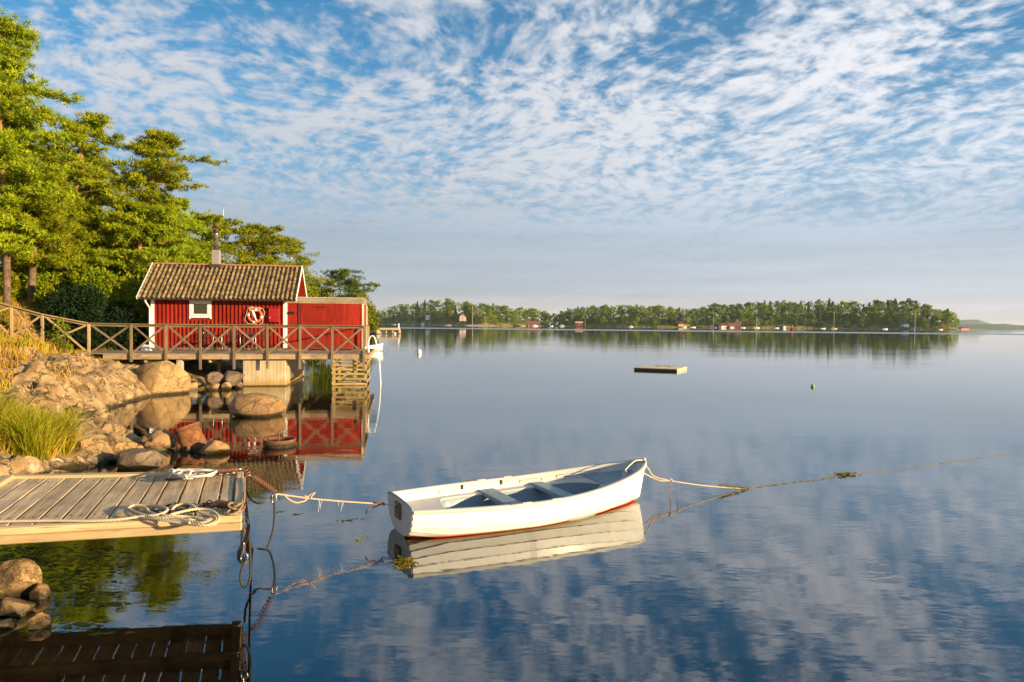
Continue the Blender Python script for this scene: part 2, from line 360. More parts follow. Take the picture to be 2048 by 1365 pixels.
def water_mat():
    m = bpy.data.materials.new('lake_water'); m.use_nodes = True
    t = NT(m.node_tree); t.n.clear()
    out = t.node('ShaderNodeOutputMaterial')
    pos = t.node('ShaderNodeNewGeometry').outputs['Position']
    x, y, z = t.sep(pos)
    # gentle wavelets, crests roughly across the view; a rippled lane of breeze far out
    n1 = t.noise(t.comb(t.math('MULTIPLY', x, 0.7), t.math('MULTIPLY', y, 1.5), 0), 1.3, 3, 0.5)
    n2 = t.noise(t.comb(t.math('MULTIPLY', x, 2.2), t.math('MULTIPLY', y, 6.0), 4), 2.6, 3, 0.55)
    n3 = t.noise(t.comb(t.math('MULTIPLY', x, 0.05), t.math('MULTIPLY', y, 0.16), 9), 1.0, 3, 0.5)
    patch = t.maprange(t.noise(t.comb(t.math('MULTIPLY', x, 0.06), t.math('MULTIPLY', y, 0.11), 2), 1.0, 3, 0.6), 0.42, 0.66, 0.25, 1.0)
    h = t.math('ADD', t.math('MULTIPLY', n1, 0.0034), t.math('MULTIPLY', t.math('MULTIPLY', n2, 0.0011), patch))
    h = t.math('ADD', h, t.math('MULTIPLY', n3, 0.012))
    # breeze lane: a strip of ripples crossing the bay
    wob = t.math('MULTIPLY', t.math('SUBTRACT', t.noise(t.comb(t.math('MULTIPLY', x, 0.01), 0, 0), 1.0, 2, 0.5), 0.5), 10.0)
    lane_c = t.math('ADD', t.math('MULTIPLY_ADD', x, -0.30, 352.0), wob)
    ld = t.math('ABSOLUTE', t.math('SUBTRACT', y, lane_c))
    lane = t.math('MULTIPLY', t.maprange(ld, 30, 44, 1, 0), t.maprange(x, -75, -45, 0, 1))
    h2 = t.math('MULTIPLY', t.noise(t.comb(t.math('MULTIPLY', x, 1.0), t.math('MULTIPLY', y, 1.6), 1), 1.2, 3, 0.6), t.math('MULTIPLY', lane, 0.30))
    h = t.math('ADD', h, h2)
    bp = t.node('ShaderNodeBump'); bp.inputs['Strength'].default_value = 1.0; bp.inputs['Distance'].default_value = 1.0
    t.put(bp.inputs['Height'], h)
    fr = t.node('ShaderNodeFresnel'); fr.inputs[0].default_value = 2.0; t.l.new(bp.outputs[0], fr.inputs[1])
    gl = t.node('ShaderNodeBsdfGlossy'); t.put(gl.inputs['Roughness'], t.math('MULTIPLY_ADD', lane, 0.32, 0.01)); t.l.new(bp.outputs[0], gl.inputs['Normal'])
    gl.inputs[0].default_value = (0.98, 0.99, 1.0, 1)
    tr = t.node('ShaderNodeBsdfTransparent'); tr.inputs[0].default_value = (0.50, 0.56, 0.40, 1)
    mx = t.node('ShaderNodeMixShader'); t.put(mx.inputs[0], t.math('POWER', fr.outputs[0], 0.80)); t.l.new(tr.outputs[0], mx.inputs[1]); t.l.new(gl.outputs[0], mx.inputs[2])
    t.l.new(mx.outputs[0], out.inputs[0])
    return m
M['water'] = water_mat()

# ------------------------------------------------------------------ numpy noise
def _hash(ix, iy, iz, seed):
    h = (ix * 374761393 + iy * 668265263 + iz * 2147483647 + seed * 1274126177) & 0xFFFFFFFF
    h = ((h ^ (h >> 13)) * 1274126177) & 0xFFFFFFFF
    return ((h ^ (h >> 16)) & 0xFFFF) / 65535.0
def vnoise(p, seed=0):
    i = np.floor(p).astype(np.int64); f = p - i; f = f * f * (3 - 2 * f)
    r = 0
    for dx in (0, 1):
        for dy in (0, 1):
            for dz in (0, 1):
                wgt = (f[:, 0] if dx else 1 - f[:, 0]) * (f[:, 1] if dy else 1 - f[:, 1]) * (f[:, 2] if dz else 1 - f[:, 2])
                r = r + wgt * _hash(i[:, 0] + dx, i[:, 1] + dy, i[:, 2] + dz, seed)
    return r
def fbm(p, octaves=4, seed=0, gain=0.5):
    a, s, tot = 1.0, 0.0, 0.0
    for k in range(octaves):
        s = s + a * (vnoise(p * (2.0 ** k) + 17.3 * k, seed + k) - 0.5); tot += a; a *= gain
    return s / tot * 2

# ------------------------------------------------------------------ mesh builder
class MB:
    def __init__(s): s.v = []; s.f = []; s.n = 0; s.mi = []
    def add(s, verts, faces, mi=0):
        s.v.extend([tuple(v) for v in verts]); s.f.extend([tuple(i + s.n for i in f) for f in faces])
        s.mi.extend([mi] * len(faces)); s.n += len(verts); return s
    def box(s, c, size, rot=None, mi=0):
        hx, hy, hz = size[0] / 2, size[1] / 2, size[2] / 2
        vs = [Vector((x, y, z)) for x in (-hx, hx) for y in (-hy, hy) for z in (-hz, hz)]
        if rot is not None: vs = [rot @ v for v in vs]
        c = Vector(c)
        return s.add([v + c for v in vs], [(0, 1, 3, 2), (4, 6, 7, 5), (0, 4, 5, 1), (2, 3, 7, 6), (0, 2, 6, 4), (1, 5, 7, 3)], mi)
    def bbox(s, c, size, bev=0.008, rot=None, mi=0):
        """box with chamfered long edges"""
        hx, hy, hz = size[0] / 2, size[1] / 2, size[2] / 2
        b = min(bev, hx * .45, hy * .45, hz * .45)
        vs = []; idx = {}
        for sx in (-1, 1):
            for sy in (-1, 1):
                for sz in (-1, 1):
                    for k, off in enumerate(((0, b, b), (b, 0, b), (b, b, 0))):
                        idx[(sx, sy, sz, k)] = len(vs)
                        vs.append(Vector((sx * (hx - off[0]), sy * (hy - off[1]), sz * (hz - off[2]))))
        F = []
        I = lambda a, b_, c_, k: idx[(a, b_, c_, k)]
        for q in (-1, 1):
            F.append([I(q, -1, -1, 0), I(q, 1, -1, 0), I(q, 1, 1, 0), I(q, -1, 1, 0)][::q])
            F.append([I(-1, q, -1, 1), I(-1, q, 1, 1), I(1, q, 1, 1), I(1, q, -1, 1)][::q])
            F.append([I(-1, -1, q, 2), I(1, -1, q, 2), I(1, 1, q, 2), I(-1, 1, q, 2)][::q])
        for a in (-1, 1):
            for c_ in (-1, 1):
                F.append([I(a, c_, -1, 0), I(a, c_, 1, 0), I(a, c_, 1, 1), I(a, c_, -1, 1)])
                F.append([I(a, -1, c_, 0), I(a, 1, c_, 0), I(a, 1, c_, 2), I(a, -1, c_, 2)])
                F.append([I(-1, a, c_, 1), I(1, a, c_, 1), I(1, a, c_, 2), I(-1, a, c_, 2)])
        for a in (-1, 1):
            for b_ in (-1, 1):
                for c_ in (-1, 1): F.append([I(a, b_, c_, 0), I(a, b_, c_, 1), I(a, b_, c_, 2)])
        if rot is not None: vs = [rot @ v for v in vs]
        c = Vector(c)
        return s.add([v + c for v in vs], F, mi)
    def beam(s, p, q, w, h, up=(0, 0, 1), mi=0):
        p, q = Vector(p), Vector(q); d = q - p; L = d.length; x = d / L
        y = Vector(up).cross(x)
        if y.length < 1e-4: y = Vector((0, 1, 0)).cross(x)
        y.normalize(); z = x.cross(y)
        R = Matrix((x, y, z)).transposed()
        return s.bbox((p + q) / 2, (L, w, h), 0.006, R, mi)
    def tube(s, path, r, n=6, cap=True, mi=0, closed=False):
        pts = [Vector(p) for p in path]; m = len(pts)
        rs = r if isinstance(r, (list, tuple, np.ndarray)) else [r] * m
        tang = []
        for i in range(m):
            a = pts[i - 1] if (i > 0 or closed) else pts[0]; b = pts[(i + 1) % m] if (i < m - 1 or closed) else pts[-1]
            t = (b - a); tang.append(t.normalized() if t.length > 1e-9 else Vector((0, 0, 1)))
        u = tang[0].orthogonal().normalized(); V = []
        for i in range(m):
            t = tang[i]; u = (u - t * u.dot(t))
            if u.length < 1e-6: u = t.orthogonal()
            u.normalize(); w_ = t.cross(u)
            for k in range(n):
                a = 2 * math.pi * k / n
                V.append(pts[i] + (u * math.cos(a) + w_ * math.sin(a)) * rs[i])
        F = []
        for i in range(m if closed else m - 1):
            j = (i + 1) % m
            for k in range(n):
                F.append((i * n + k, i * n + (k + 1) % n, j * n + (k + 1) % n, j * n + k))
        if cap and not closed:
            F.append(tuple(range(n))[::-1]); F.append(tuple((m - 1) * n + k for k in range(n)))
        return s.add(V, F, mi)
    def lathe(s, prof, c=(0, 0, 0), n=16, rot=None, mi=0):
        V = []; F = []; c = Vector(c)
        for (r, z) in prof:
            for k in range(n):
                a = 2 * math.pi * k / n; v = Vector((r * math.cos(a), r * math.sin(a), z))
                V.append((rot @ v if rot is not None else v) + c)
        for i in range(len(prof) - 1):
            for k in range(n): F.append((i * n + k, i * n + (k + 1) % n, (i + 1) * n + (k + 1) % n, (i + 1) * n + k))
        F.append(tuple(range(n))[::-1]); F.append(tuple((len(prof) - 1) * n + k for k in range(n)))
        return s.add(V, F, mi)
    def mesh(s, name, mats, smooth=False):
        me = bpy.data.meshes.new(name); me.from_pydata([tuple(v) for v in s.v], [], s.f)
        for m in (mats if isinstance(mats, (list, tuple)) else [mats]): me.materials.append(m)
        if any(s.mi): me.polygons.foreach_set('material_index', s.mi)
        if smooth: me.polygons.foreach_set('use_smooth', [True] * len(me.polygons))
        me.update(); return me

def np_mesh(name, V, F, mat, smooth=False):
    """V (n,3), F (m,k) arrays to a mesh, fast"""
    me = bpy.data.meshes.new(name); V = np.asarray(V, np.float32); F = np.asarray(F, np.int32)
    me.vertices.add(len(V)); me.vertices.foreach_set('co', V.ravel())
    k = F.shape[1]; me.loops.add(F.size); me.loops.foreach_set('vertex_index', F.ravel())
    me.polygons.add(len(F)); me.polygons.foreach_set('loop_start', np.arange(0, F.size, k, dtype=np.int32))
    me.polygons.foreach_set('loop_total', np.full(len(F), k, np.int32))
    if smooth: me.polygons.foreach_set('use_smooth', np.ones(len(F), bool))
    me.materials.append(mat); me.update(calc_edges=True); me.validate(); return me

WM = {}
def thing(name, label, cat, loc=(0, 0, 0), rotz=0.0, group=None, mesh=None, rot=None):
    o = bpy.data.objects.new(name, mesh); col.objects.link(o)
    o.location = loc; o.rotation_euler = rot if rot else (0, 0, rotz)
    o['label'] = label; o['category'] = cat
    if group: o['group'] = group
    WM[o.name] = Matrix.LocRotScale(Vector(loc), o.rotation_euler, None)
    return o
def part(name, mb, mat, parent, smooth=False, label=None, wspace=True, mesh=None):
    """mesh given in the thing's own space unless wspace, then it is brought there"""
    me = mesh if mesh else mb.mesh(name, mat, smooth)
    if wspace and not mesh:
        me.transform(WM[parent.name].inverted())
    o = bpy.data.objects.new(name, me); col.objects.link(o); o.parent = parent
    WM[o.name] = WM[parent.name]
    if label: o['label'] = label
    return o
def piece(name, me, parent, loc, rot=(0, 0, 0), scale=None, label=None):
    """one of many alike pieces, sharing mesh data, placed in the parent's space"""
    o = bpy.data.objects.new(name, me); col.objects.link(o); o.parent = parent
    o.location = loc; o.rotation_euler = rot
    if scale: o.scale = scale
    WM[o.name] = WM[parent.name] @ Matrix.LocRotScale(Vector(loc), o.rotation_euler, None)
    if label: o['label'] = label
    return o
def struct(name, me, kind='structure', label=None):
    o = bpy.data.objects.new(name, me); col.objects.link(o); o['kind'] = kind
    if label: o['label'] = label
    WM[o.name] = Matrix.Identity(4); return o
def catmull(pts, n=8, closed=False):
    pts = [Vector(p) for p in pts]; out = []; m = len(pts)
    for i in range(m if closed else m - 1):
        p1, p2 = pts[i], pts[(i + 1) % m]
        p0 = pts[i - 1] if (i > 0 or closed) else p1 * 2 - p2
        p3 = pts[(i + 2) % m] if (i < m - 2 or closed) else p2 * 2 - p1
        for k in range(n):
            t = k / n
            out.append(0.5 * ((2 * p1) + (p2 - p0) * t + (2 * p0 - 5 * p1 + 4 * p2 - p3) * t * t + (3 * p1 - p0 - 3 * p2 + p3) * t ** 3))
    if not closed: out.append(pts[-1])
    return out
def resample(path, step):
    out = [path[0]]; acc = 0.0
    for a, b in zip(path, path[1:]):
        L = (b - a).length; pos = step - acc
        while pos <= L:
            out.append(a + (b - a) * (pos / L)); pos += step
        acc = L - (pos - step)
    out.append(path[-1]); return out
def rope(mb, pts, r=0.012, pitch=None, closed=False, cat=True):
    """laid rope of three strands"""
    pitch = pitch or r * 7
    path = resample(catmull(pts, 8, closed) if cat else [Vector(p) for p in pts], pitch / 6)
    for s in range(3):
        q = []; u = None
        for i, p in enumerate(path):
            t = (path[min(i + 1, len(path) - 1)] - path[max(i - 1, 0)])
            t = t.normalized() if t.length > 1e-9 else Vector((1, 0, 0))
            if u is None: u = t.orthogonal().normalized()
            u = u - t * u.dot(t); u.normalize(); v = t.cross(u)
            a = 2 * math.pi * (i / 6 + s / 3)
            q.append(p + (u * math.cos(a) + v * math.sin(a)) * r * 0.52)
        mb.tube(q, r * 0.56, 5)
    return mb
def coil(mb, p, q, R, r, turns, sag=0.0, n=10):
    p, q = Vector(p), Vector(q); t = (q - p).normalized(); u = t.orthogonal().normalized(); v = t.cross(u)
    pts = []
    for i in range(int(turns * n) + 1):
        f = i / (turns * n); a = 2 * math.pi * i / n
        c = p + (q - p) * f - Vector((0, 0, sag * 4 * f * (1 - f)))
        pts.append(c + (u * math.cos(a) + v * math.sin(a)) * R)
    return mb.tube(pts, r, 5)

# ================================================================== SETTING
SY = [-60, 1.6, 2.6, 3.6, 5.0, 6.5, 8, 11.5, 13, 14.5, 17.6, 20, 22, 23.5, 26, 28, 31, 34, 40, 60, 100, 150, 172, 182, 200, 300, 520, 900]
SX = [30, 6, -2.2, -3.9, -4.4, -5.0, -6.0, -7.3, -7.4, -7.9, -10.6, -11.6, -12.0, -12.3, -12.6, -12.4, -12.0, -12.2, -13.5, -17, -25, -33, -36.2, -44, -70, -130, -200, -420]
def height(X, Y, detail=True):
    X = np.asarray(X, float); Y = np.asarray(Y, float)
    xs = np.interp(Y, SY, SX)
    p = np.stack([X, Y, np.zeros_like(X)], 1)
    t = xs - X + fbm(p * 0.45, 3, 5) * 0.8
    base = np.interp(t, [-30, -14, -6, -3, -1, 0, .6, 1.5, 3, 4.5, 6, 10, 14, 20, 40, 150], [-7, -5, -2.6, -1.3, -.45, -.02, .22, .5, .92, 1.35, 1.9, 3.1, 4.5, 5.8, 9, 16])
    steep = np.interp(t, [-30, -14, -6, -3, -1, 0, .4, .9, 1.6, 3, 4.5, 6, 10, 14, 20, 40, 150], [-7, -5, -2.6, -1.4, -.5, -.02, .5, .95, 1.15, 1.4, 1.7, 2.05, 3.1, 4.5, 5.8, 9, 16])
    wst = np.clip(np.interp(Y, [15.5, 18.5, 25.2, 26.2], [0, 1, 1, 0]), 0, 1)
    h = base * (1 - wst) + steep * wst
    # low strip beside the camera and behind it
    near = np.clip((9.5 - Y) / 2.5, 0, 1); h = np.where(h > 0, h * (1 - near * 0.6), h)
    # hollow under the cabin and the deck
    a = (X + 10.24) * .9863 + (Y - 30.93) * .165; b = -(X + 10.24) * .165 + (Y - 30.93) * .9863
    m = np.clip(1 - np.maximum(np.maximum(np.abs(a + 2.9) - 3.2, 0), np.maximum(np.abs(b - 0.0) - 3.4, 0)) / 1.2, 0, 1)
    m = m * m * (3 - 2 * m); cap_ = np.minimum(h, 0.75 + 0.06 * (-a - 3)); h = h * (1 - m) + cap_ * m
    m2 = np.clip(1 - np.maximum(np.maximum(np.abs(a + 6.3) - 3.0, 0), np.maximum(np.abs(b + 1.6) - 2.2, 0)) / 1.2, 0, 1)
    h = h * (1 - m2) + np.minimum(h, 1.12) * m2
    if detail:
        rk = np.clip(1 - np.abs(t - 2.2) / 4.5, 0, 1) * np.clip((60 - Y) / 25, 0, 1)
        rid = 1 - np.abs(fbm(p * np.array([0.9, 0.7, 1]), 4, 21)) * 2
        sd_ = (X * .55 + Y * .35 + fbm(p * .5, 3, 44) * 1.6 + fbm(p * 2.2, 3, 45) * .22) * 1.15; saw = (sd_ - np.floor(sd_)); saw = np.where(saw < .82, saw / .82, (1 - saw) / .18)
        chis = np.floor((fbm(p * 0.8, 2, 40) + .13 * fbm(p * 4.0, 2, 41)) * 5) / 5
        h = h + rk * (0.34 * (rid - .7) + 0.42 * chis + 0.22 * fbm(p * 2.4, 4, 31, .65) + .30 * (saw - .5)) * np.clip(t + .7, 0.0, 1) * (1 - .75 * m)
        h = h + 0.12 * fbm(p * 1.2, 3, 3) * np.clip(t, 0, 1) + np.clip(t - 6, 0, 6) * .14 * fbm(p * .25, 3, 9)
    return h
def ground_z(x, y): return float(height([x], [y])[0])

def shore_mesh():
    ys = np.concatenate([np.arange(-40, 2, 3), np.arange(2, 9, .2), np.arange(9, 27, .09), np.arange(27, 34, .16), np.arange(34, 60, .6), np.arange(60, 260, 4), np.arange(260, 900, 40)])
    xs = np.concatenate([np.arange(-420, -60, 24), np.arange(-60, -23, 1.2), np.arange(-23, -17, .16), np.arange(-17, -6.5, .09), np.arange(-6.5, -3, .2), np.arange(-3, 40, 2.5)])
    Xg, Yg = np.meshgrid(xs, ys); X = Xg.ravel(); Y = Yg.ravel(); Z = height(X, Y)
    # wiggle points sideways for crags
    nx, ny = len(xs), len(ys)
    p = np.stack([X, Y, Z], 1); k = (np.clip(1 - np.abs(Z - .7) / 1.4, 0, 1) * ((Y > 3) & (Y < 33) & (X < -3) & (X > -22)))[:, None]
    d = np.stack([fbm(p * 1.3, 4, 50), fbm(p * 1.3 + 9, 4, 60)], 1) * .28 * k
    V = p.copy(); V[:, :2] += d
    i = np.arange(nx * ny).reshape(ny, nx)
    F = np.stack([i[:-1, :-1].ravel(), i[:-1, 1:].ravel(), i[1:, 1:].ravel(), i[1:, :-1].ravel()], 1)
    me = np_mesh('shore_ground', V, F, M['shore'], True); me.set_sharp_from_angle(angle=rad(38)); return me

def shore_mat():
    m, t, b, _ = new_mat('rocky_shore_ground')
    g = t.node('ShaderNodeNewGeometry'); pos = g.outputs['Position']; x, y, z = t.sep(pos)
    nz = t.sep(g.outputs['True Normal'])[2]
    n1 = t.noise(pos, 0.7, 6, 0.65, .4); n2 = t.noise(pos, 4.5, 6, 0.7); n3 = t.noise(pos, 1.9, 5, 0.7)
    rk = t.mix(t.maprange(n3, .36, .64, 0, 1), (0.22, 0.135, 0.06), (0.44, 0.30, 0.145))
    rk = t.mix(t.maprange(n2, .52, .70, 0, .8), rk, (0.13, 0.085, 0.05))
    rk = t.mix(t.maprange(t.noise(pos, 3.2, 6, .7), .60, .68, 0, .6), rk, (0.52, 0.45, 0.36))
    gr = t.mix(t.maprange(n2, .38, .62, 0, 1), (0.30, 0.175, 0.03), (0.19, 0.15, 0.018))
    gr = t.mix(t.maprange(n3, .5, .66, 0, .8), gr, (0.46, 0.26, 0.05))
    gf = t.math('ADD', t.math('MULTIPLY', t.maprange(z, 0.9, 2.2, 0, 1), 0.9), t.math('MULTIPLY', t.math('SUBTRACT', n1, .5), 3.2))
    gf = t.math('MULTIPLY', t.maprange(gf, .35, .62, 0, 1), t.maprange(nz, .55, .8, 0, 1))
    c = t.mix(gf, rk, gr)
    wet = t.maprange(t.math('ADD', z, t.math('MULTIPLY', n3, .12)), .10, .21, 1, 0)
    c = t.mix(wet, c, (0.055, 0.042, 0.018))
    t.l.new(c, b.inputs['Base Color']); t.put(b.inputs['Roughness'], t.maprange(wet, 0, 1, .9, .35)); b.inputs['Specular IOR Level'].default_value = .25
    vor = t.node('ShaderNodeTexVoronoi', feature='DISTANCE_TO_EDGE'); vor.inputs['Scale'].default_value = 1.5
    t.put(vor.inputs['Vector'], t.vmath('ADD', t.vmath('MULTIPLY', pos, (1, .6, 1.6)), t.vmath('MULTIPLY', t.comb(n3, n1, n2), (1.2, 1.2, 1.2))))
    cr = t.maprange(vor.outputs[0], 0, .045, 0, 1)
    v3 = t.node('ShaderNodeTexVoronoi', feature='DISTANCE_TO_EDGE'); v3.inputs['Scale'].default_value = 4.0
    t.put(v3.inputs['Vector'], t.vmath('ADD', t.vmath('MULTIPLY', pos, (1, .5, 1.3)), t.vmath('MULTIPLY', t.comb(n2, n3, n1), (.8, .8, .8))))
    ck = t.math('MULTIPLY', t.maprange(vor.outputs[0], 0, .04, .25, 1), t.maprange(v3.outputs[0], 0, .03, .55, 1))  # dirt and shadow of the cracks multiplied into the ground colour
    ck = t.math('MAXIMUM', ck, gf)
    t.l.new(t.mix(1.0, c, ck, 'MULTIPLY'), b.inputs['Base Color'])
    bump(t, b, t.math('ADD', n2, t.math('MULTIPLY', cr, .3)), .9, .05)
    return m
M['shore'] = shore_mat()
struct('shore_ground', shore_mesh())

mb = MB(); mb.add([(-2550, -300, -4.6), (5550, -300, -4.6), (5550, 15200, -4.6), (-2550, 15200, -4.6)], [(0, 1, 2, 3)])
mb.add([], [])
m_, t_, b_, _o = new_mat('lake_mud'); b_.inputs['Base Color'].default_value = (0.012, 0.02, 0.02, 1); b_.inputs['Roughness'].default_value = 1
struct('lake_bed', mb.mesh('lake_bed', m_))
mb = MB(); mb.add([(-2500, -250, 0), (5500, -250, 0), (5500, 15000, 0), (-2500, 15000, 0)], [(0, 1, 2, 3)])
struct('water', mb.mesh('water', M['water']))

# ---------- far shore
FPXS = [600, 751, 800, 886, 954, 1039, 1082, 1153, 1270, 1339, 1476, 1639, 1766, 1860, 1912, 1925]
FD = [1150, 1120, 1060, 960, 850, 880, 920, 900, 860, 850, 840, 830, 800, 780, 760, 765]
TOPX = [745, 760, 782, 801, 821, 853, 868, 895, 914, 943, 968, 993, 1012, 1029, 1059, 1079, 1098, 1114, 1125, 1148, 1165, 1193, 1206, 1236, 1259, 1278, 1314, 1339, 1367, 1382, 1400, 1417, 1437, 1454, 1476, 1495, 1520, 1543, 1576, 1593, 1620, 1639, 1672, 1701, 1722, 1750, 1781, 1818, 1837, 1852, 1871, 1892, 1910, 1919]
TOPY = [626, 618, 611, 607, 606, 600, 598, 597, 603, 603, 604, 608, 613, 616, 614, 617, 626, 627, 620, 613, 611, 611, 612, 608, 608, 611, 611, 612, 615, 616, 613, 608, 605, 609, 606, 603, 600, 601, 600, 603, 598, 598, 601, 599, 605, 601, 598, 600, 601, 609, 615, 619, 624, 640]
def skyline_h(px, d):
    """height above the water of the tree tops at this bearing, at distance d"""
    py = np.interp(px, TOPX, TOPY)
    return PD(px, py, d).z
def far_ground(px, back):
    """ground height on the far land, back metres behind its shoreline"""
    d = np.interp(px, FPXS, FD)
    top = skyline_h(px, d + 45)
    rise = max(top - 18.0, 0.8)
    return 0.7 + rise * min(max(back, 0) / 55.0, 1.0) ** 0.9
cols_ = np.linspace(600, 1926, 190); backs = [-3, 0, 4, 12, 25, 45, 70, 130, 260]
V = []
for px in cols_:
    d0 = np.interp(px, FPXS, FD)
    edge = min(1.0, (1926 - px) / 40)
    for bk in backs:
        p = PD(px, 650, d0 + bk * (0.35 + .65 * edge))
        z = -1.2 if bk < 0 else (0.15 if bk == 0 else far_ground(px, bk) * edge + .2)
        V.append((p.x, p.y, z + (0.25 * math.sin(px * 1.7 + bk) if bk >= 0 else 0) * .5))
nb = len(backs); F = [(i * nb + j, (i + 1) * nb + j, (i + 1) * nb + j + 1, i * nb + j + 1) for i in range(len(cols_) - 1) for j in range(nb - 1)]
m_, t_, b_, _o = new_mat('far_shore_ground')
pos = t_.node('ShaderNodeNewGeometry').outputs['Position']; n_ = t_.noise(pos, .08, 5, .7); zz_ = t_.sep(pos)[2]
c_ = t_.mix(t_.maprange(n_, .4, .6, 0, 1), (0.10, 0.10, 0.02), (0.30, 0.24, 0.05))
c_ = t_.mix(t_.maprange(t_.math('ADD', zz_, t_.math('MULTIPLY', n_, 1.5)), 1.1, 1.6, 1, 0), c_, (0.40, 0.31, 0.22))
t_.l.new(c_, b_.inputs['Base Color']); b_.inputs['Roughness'].default_value = 1
struct('far_shore_ground', np_mesh('far_shore_ground', V, F, m_, True))

def hill(name, pts, d, depth, c):
    """a wooded ridge seen far off: pts = (photo x, photo y of the crest)"""
    V, F = [], []; n = 70; xs = np.linspace(pts[0][0], pts[-1][0], n)
    prof = [(-.9, 0), (-.6, .45), (-.3, .8), (0, 1), (.4, .9), (1, .3)]
    for i, px in enumerate(xs):
        z = PD(px, np.interp(px, [p[0] for p in pts], [p[1] for p in pts]), d).z
        for (o, k) in prof:
            q = PD(px, 650, d + o * depth)
            V.append((q.x, q.y, max(z, 0) * k - (3 if k == 0 else 0) + (math.sin(px * 2.1 + o * 7) + math.sin(px * 5.3)) * .4 * (k > 0)))
    m = len(prof); F = [(i * m + j, (i + 1) * m + j, (i + 1) * m + j + 1, i * m + j + 1) for i in range(n - 1) for j in range(m - 1)]
    mm, t, b, _ = new_mat(name + '_woods'); pos = t.node('ShaderNodeNewGeometry').outputs['Position']
    t.l.new(t.mix(t.noise(pos, .02, 5, .7), c, tuple(x * 1.9 for x in c)), b.inputs['Base Color']); b.inputs['Roughness'].default_value = 1
    struct(name, np_mesh(name, V, F, mm, True))
hill('near_hills', [(1900, 650), (1930, 648.5), (1960, 648), (1990, 648.5), (2010, 648), (2030, 650), (2060, 652), (2120, 653)], 4200, 300, (0.03, 0.06, 0.03))
hill('far_hills', [(1880, 649), (1905, 644), (1922, 640.5), (1940, 639.5), (1956, 640), (1968, 643.5), (1982, 648), (2010, 650), (2050, 654)], 6000, 400, (0.06, 0.09, 0.03))

# ================================================================== CABIN AND DECK
TH = math.atan2(0.165, 0.986)
C0 = Vector((-10.24, 30.93, 0))
CABROT = Matrix.Rotation(TH, 4, 'Z')
def L(a, b, z): return C0 + Vector((a * math.cos(TH) - b * math.sin(TH), a * math.sin(TH) + b * math.cos(TH), z))
def a_at(px, b):
    """coordinate along the cabin front seen at photo column px, on the line b"""
    lo, hi = -30.0, 12.0
    for _ in range(40):
        mid = (lo + hi) / 2; q = L(mid, b, 1.5)
        rx = 1024 + FPX * q.x / q.y
        if rx < px: lo = mid
        else: hi = mid
    return lo
def RL(vec): return Matrix.Rotation(TH, 3, 'Z') @ Vector(vec)

# --- cabin
cabin = thing('red_cabin', 'red board-and-batten cabin with tiled roof standing on the shore beside the deck', 'cabin', tuple(L(0, 0, 1.33)), TH)
# build in local coordinates (a, b, z above deck level)
def lp(name, mb, mat, parent=None, smooth=False, label=None): return part(name, mb, mat, parent or cabin, smooth, label, wspace=False)
AW, DW = 5.66, 2.86; ZB, ZT = 0.10, 2.25
A0, A1 = -6.07, 0.50; EB, EZ = -0.52, 2.27; RB, RZ = 1.43, 3.87; BB = RB + (RB - EB)
slope = math.atan2(RZ - EZ, RB - EB); SL = math.hypot(RZ - EZ, RB - EB)
mb = MB()
def rz_at(b): return EZ + (RZ - EZ) * (1 - abs(b - RB) / (RB - EB))
mb.box((-AW / 2, .02, (ZB + rz_at(0)) / 2 - .05), (AW - .04, .04, rz_at(0) - ZB - .1))
mb.box((-AW / 2, DW - .02, (ZB + ZT) / 2), (AW - .04, .04, ZT - ZB))
for a in (-AW + .02, -.02):
    vs = [(a - .02, .04, ZB), (a - .02, DW - .04, ZB), (a - .02, DW - .04, rz_at(DW) - .12), (a - .02, RB, RZ - .12), (a - .02, .04, rz_at(0) - .12)]
    vs += [(x + .04, y, z) for x, y, z in vs]
    mb.add(vs, [(0, 1, 2, 3, 4), (9, 8, 7, 6, 5)] + [(i, i + 5, (i + 1) % 5 + 5, (i + 1) % 5) for i in range(5)])
wall = lp('wall', mb, M['red_wood'])
bm_ = MB().bbox((0, 0, 0), (.066, .045, 1), .006).mesh('batten', M['red_wood'])
win_a0, win_a1 = a_at(379, 0), a_at(423.5, 0)
bh = rz_at(0) - ZB - .2
for i in range(33):
    a = -AW + .14 + i * .168
    if win_a0 - .02 < a < win_a1 + .02:
        piece('batten', bm_, wall, (a, -.0225, ZB + (1.33 - ZB) / 2), scale=(1, 1, 1.33 - ZB)); continue
    piece('batten', bm_, wall, (a, -.0225, ZB + bh / 2), scale=(1, 1, bh))
for i in range(17):
    b = .1 + i * .165; hh = rz_at(b) - .25 - ZB
    piece('batten', bm_, wall, (.014, b, ZB + hh / 2), (0, 0, rad(90)), (1, 1, hh))
mb = MB(); mb.box((-AW / 2, .03, .05), (AW + .02, .1, .10)); mb.box((-AW / 2, DW - .03, .05), (AW, .1, .1))
mb.box((-AW + .03, DW / 2, .05), (.1, DW - .2, .1)); mb.box((-.03, DW / 2, .05), (.1, DW - .2, .1))
lp('sill_beam', mb, M['rock_dark'])
for (a, b, w_, d_) in ((-AW + .035, -.03, .15, .03), (-.055, -.03, .13, .03), (.03, .07, .03, .15), (-AW - .03, .07, .03, .15)):
    mb = MB(); mb.bbox((a, b, (ZB + 2.2) / 2), (w_, d_, 2.2 - ZB), .006); lp('corner_board', mb, M['white'])
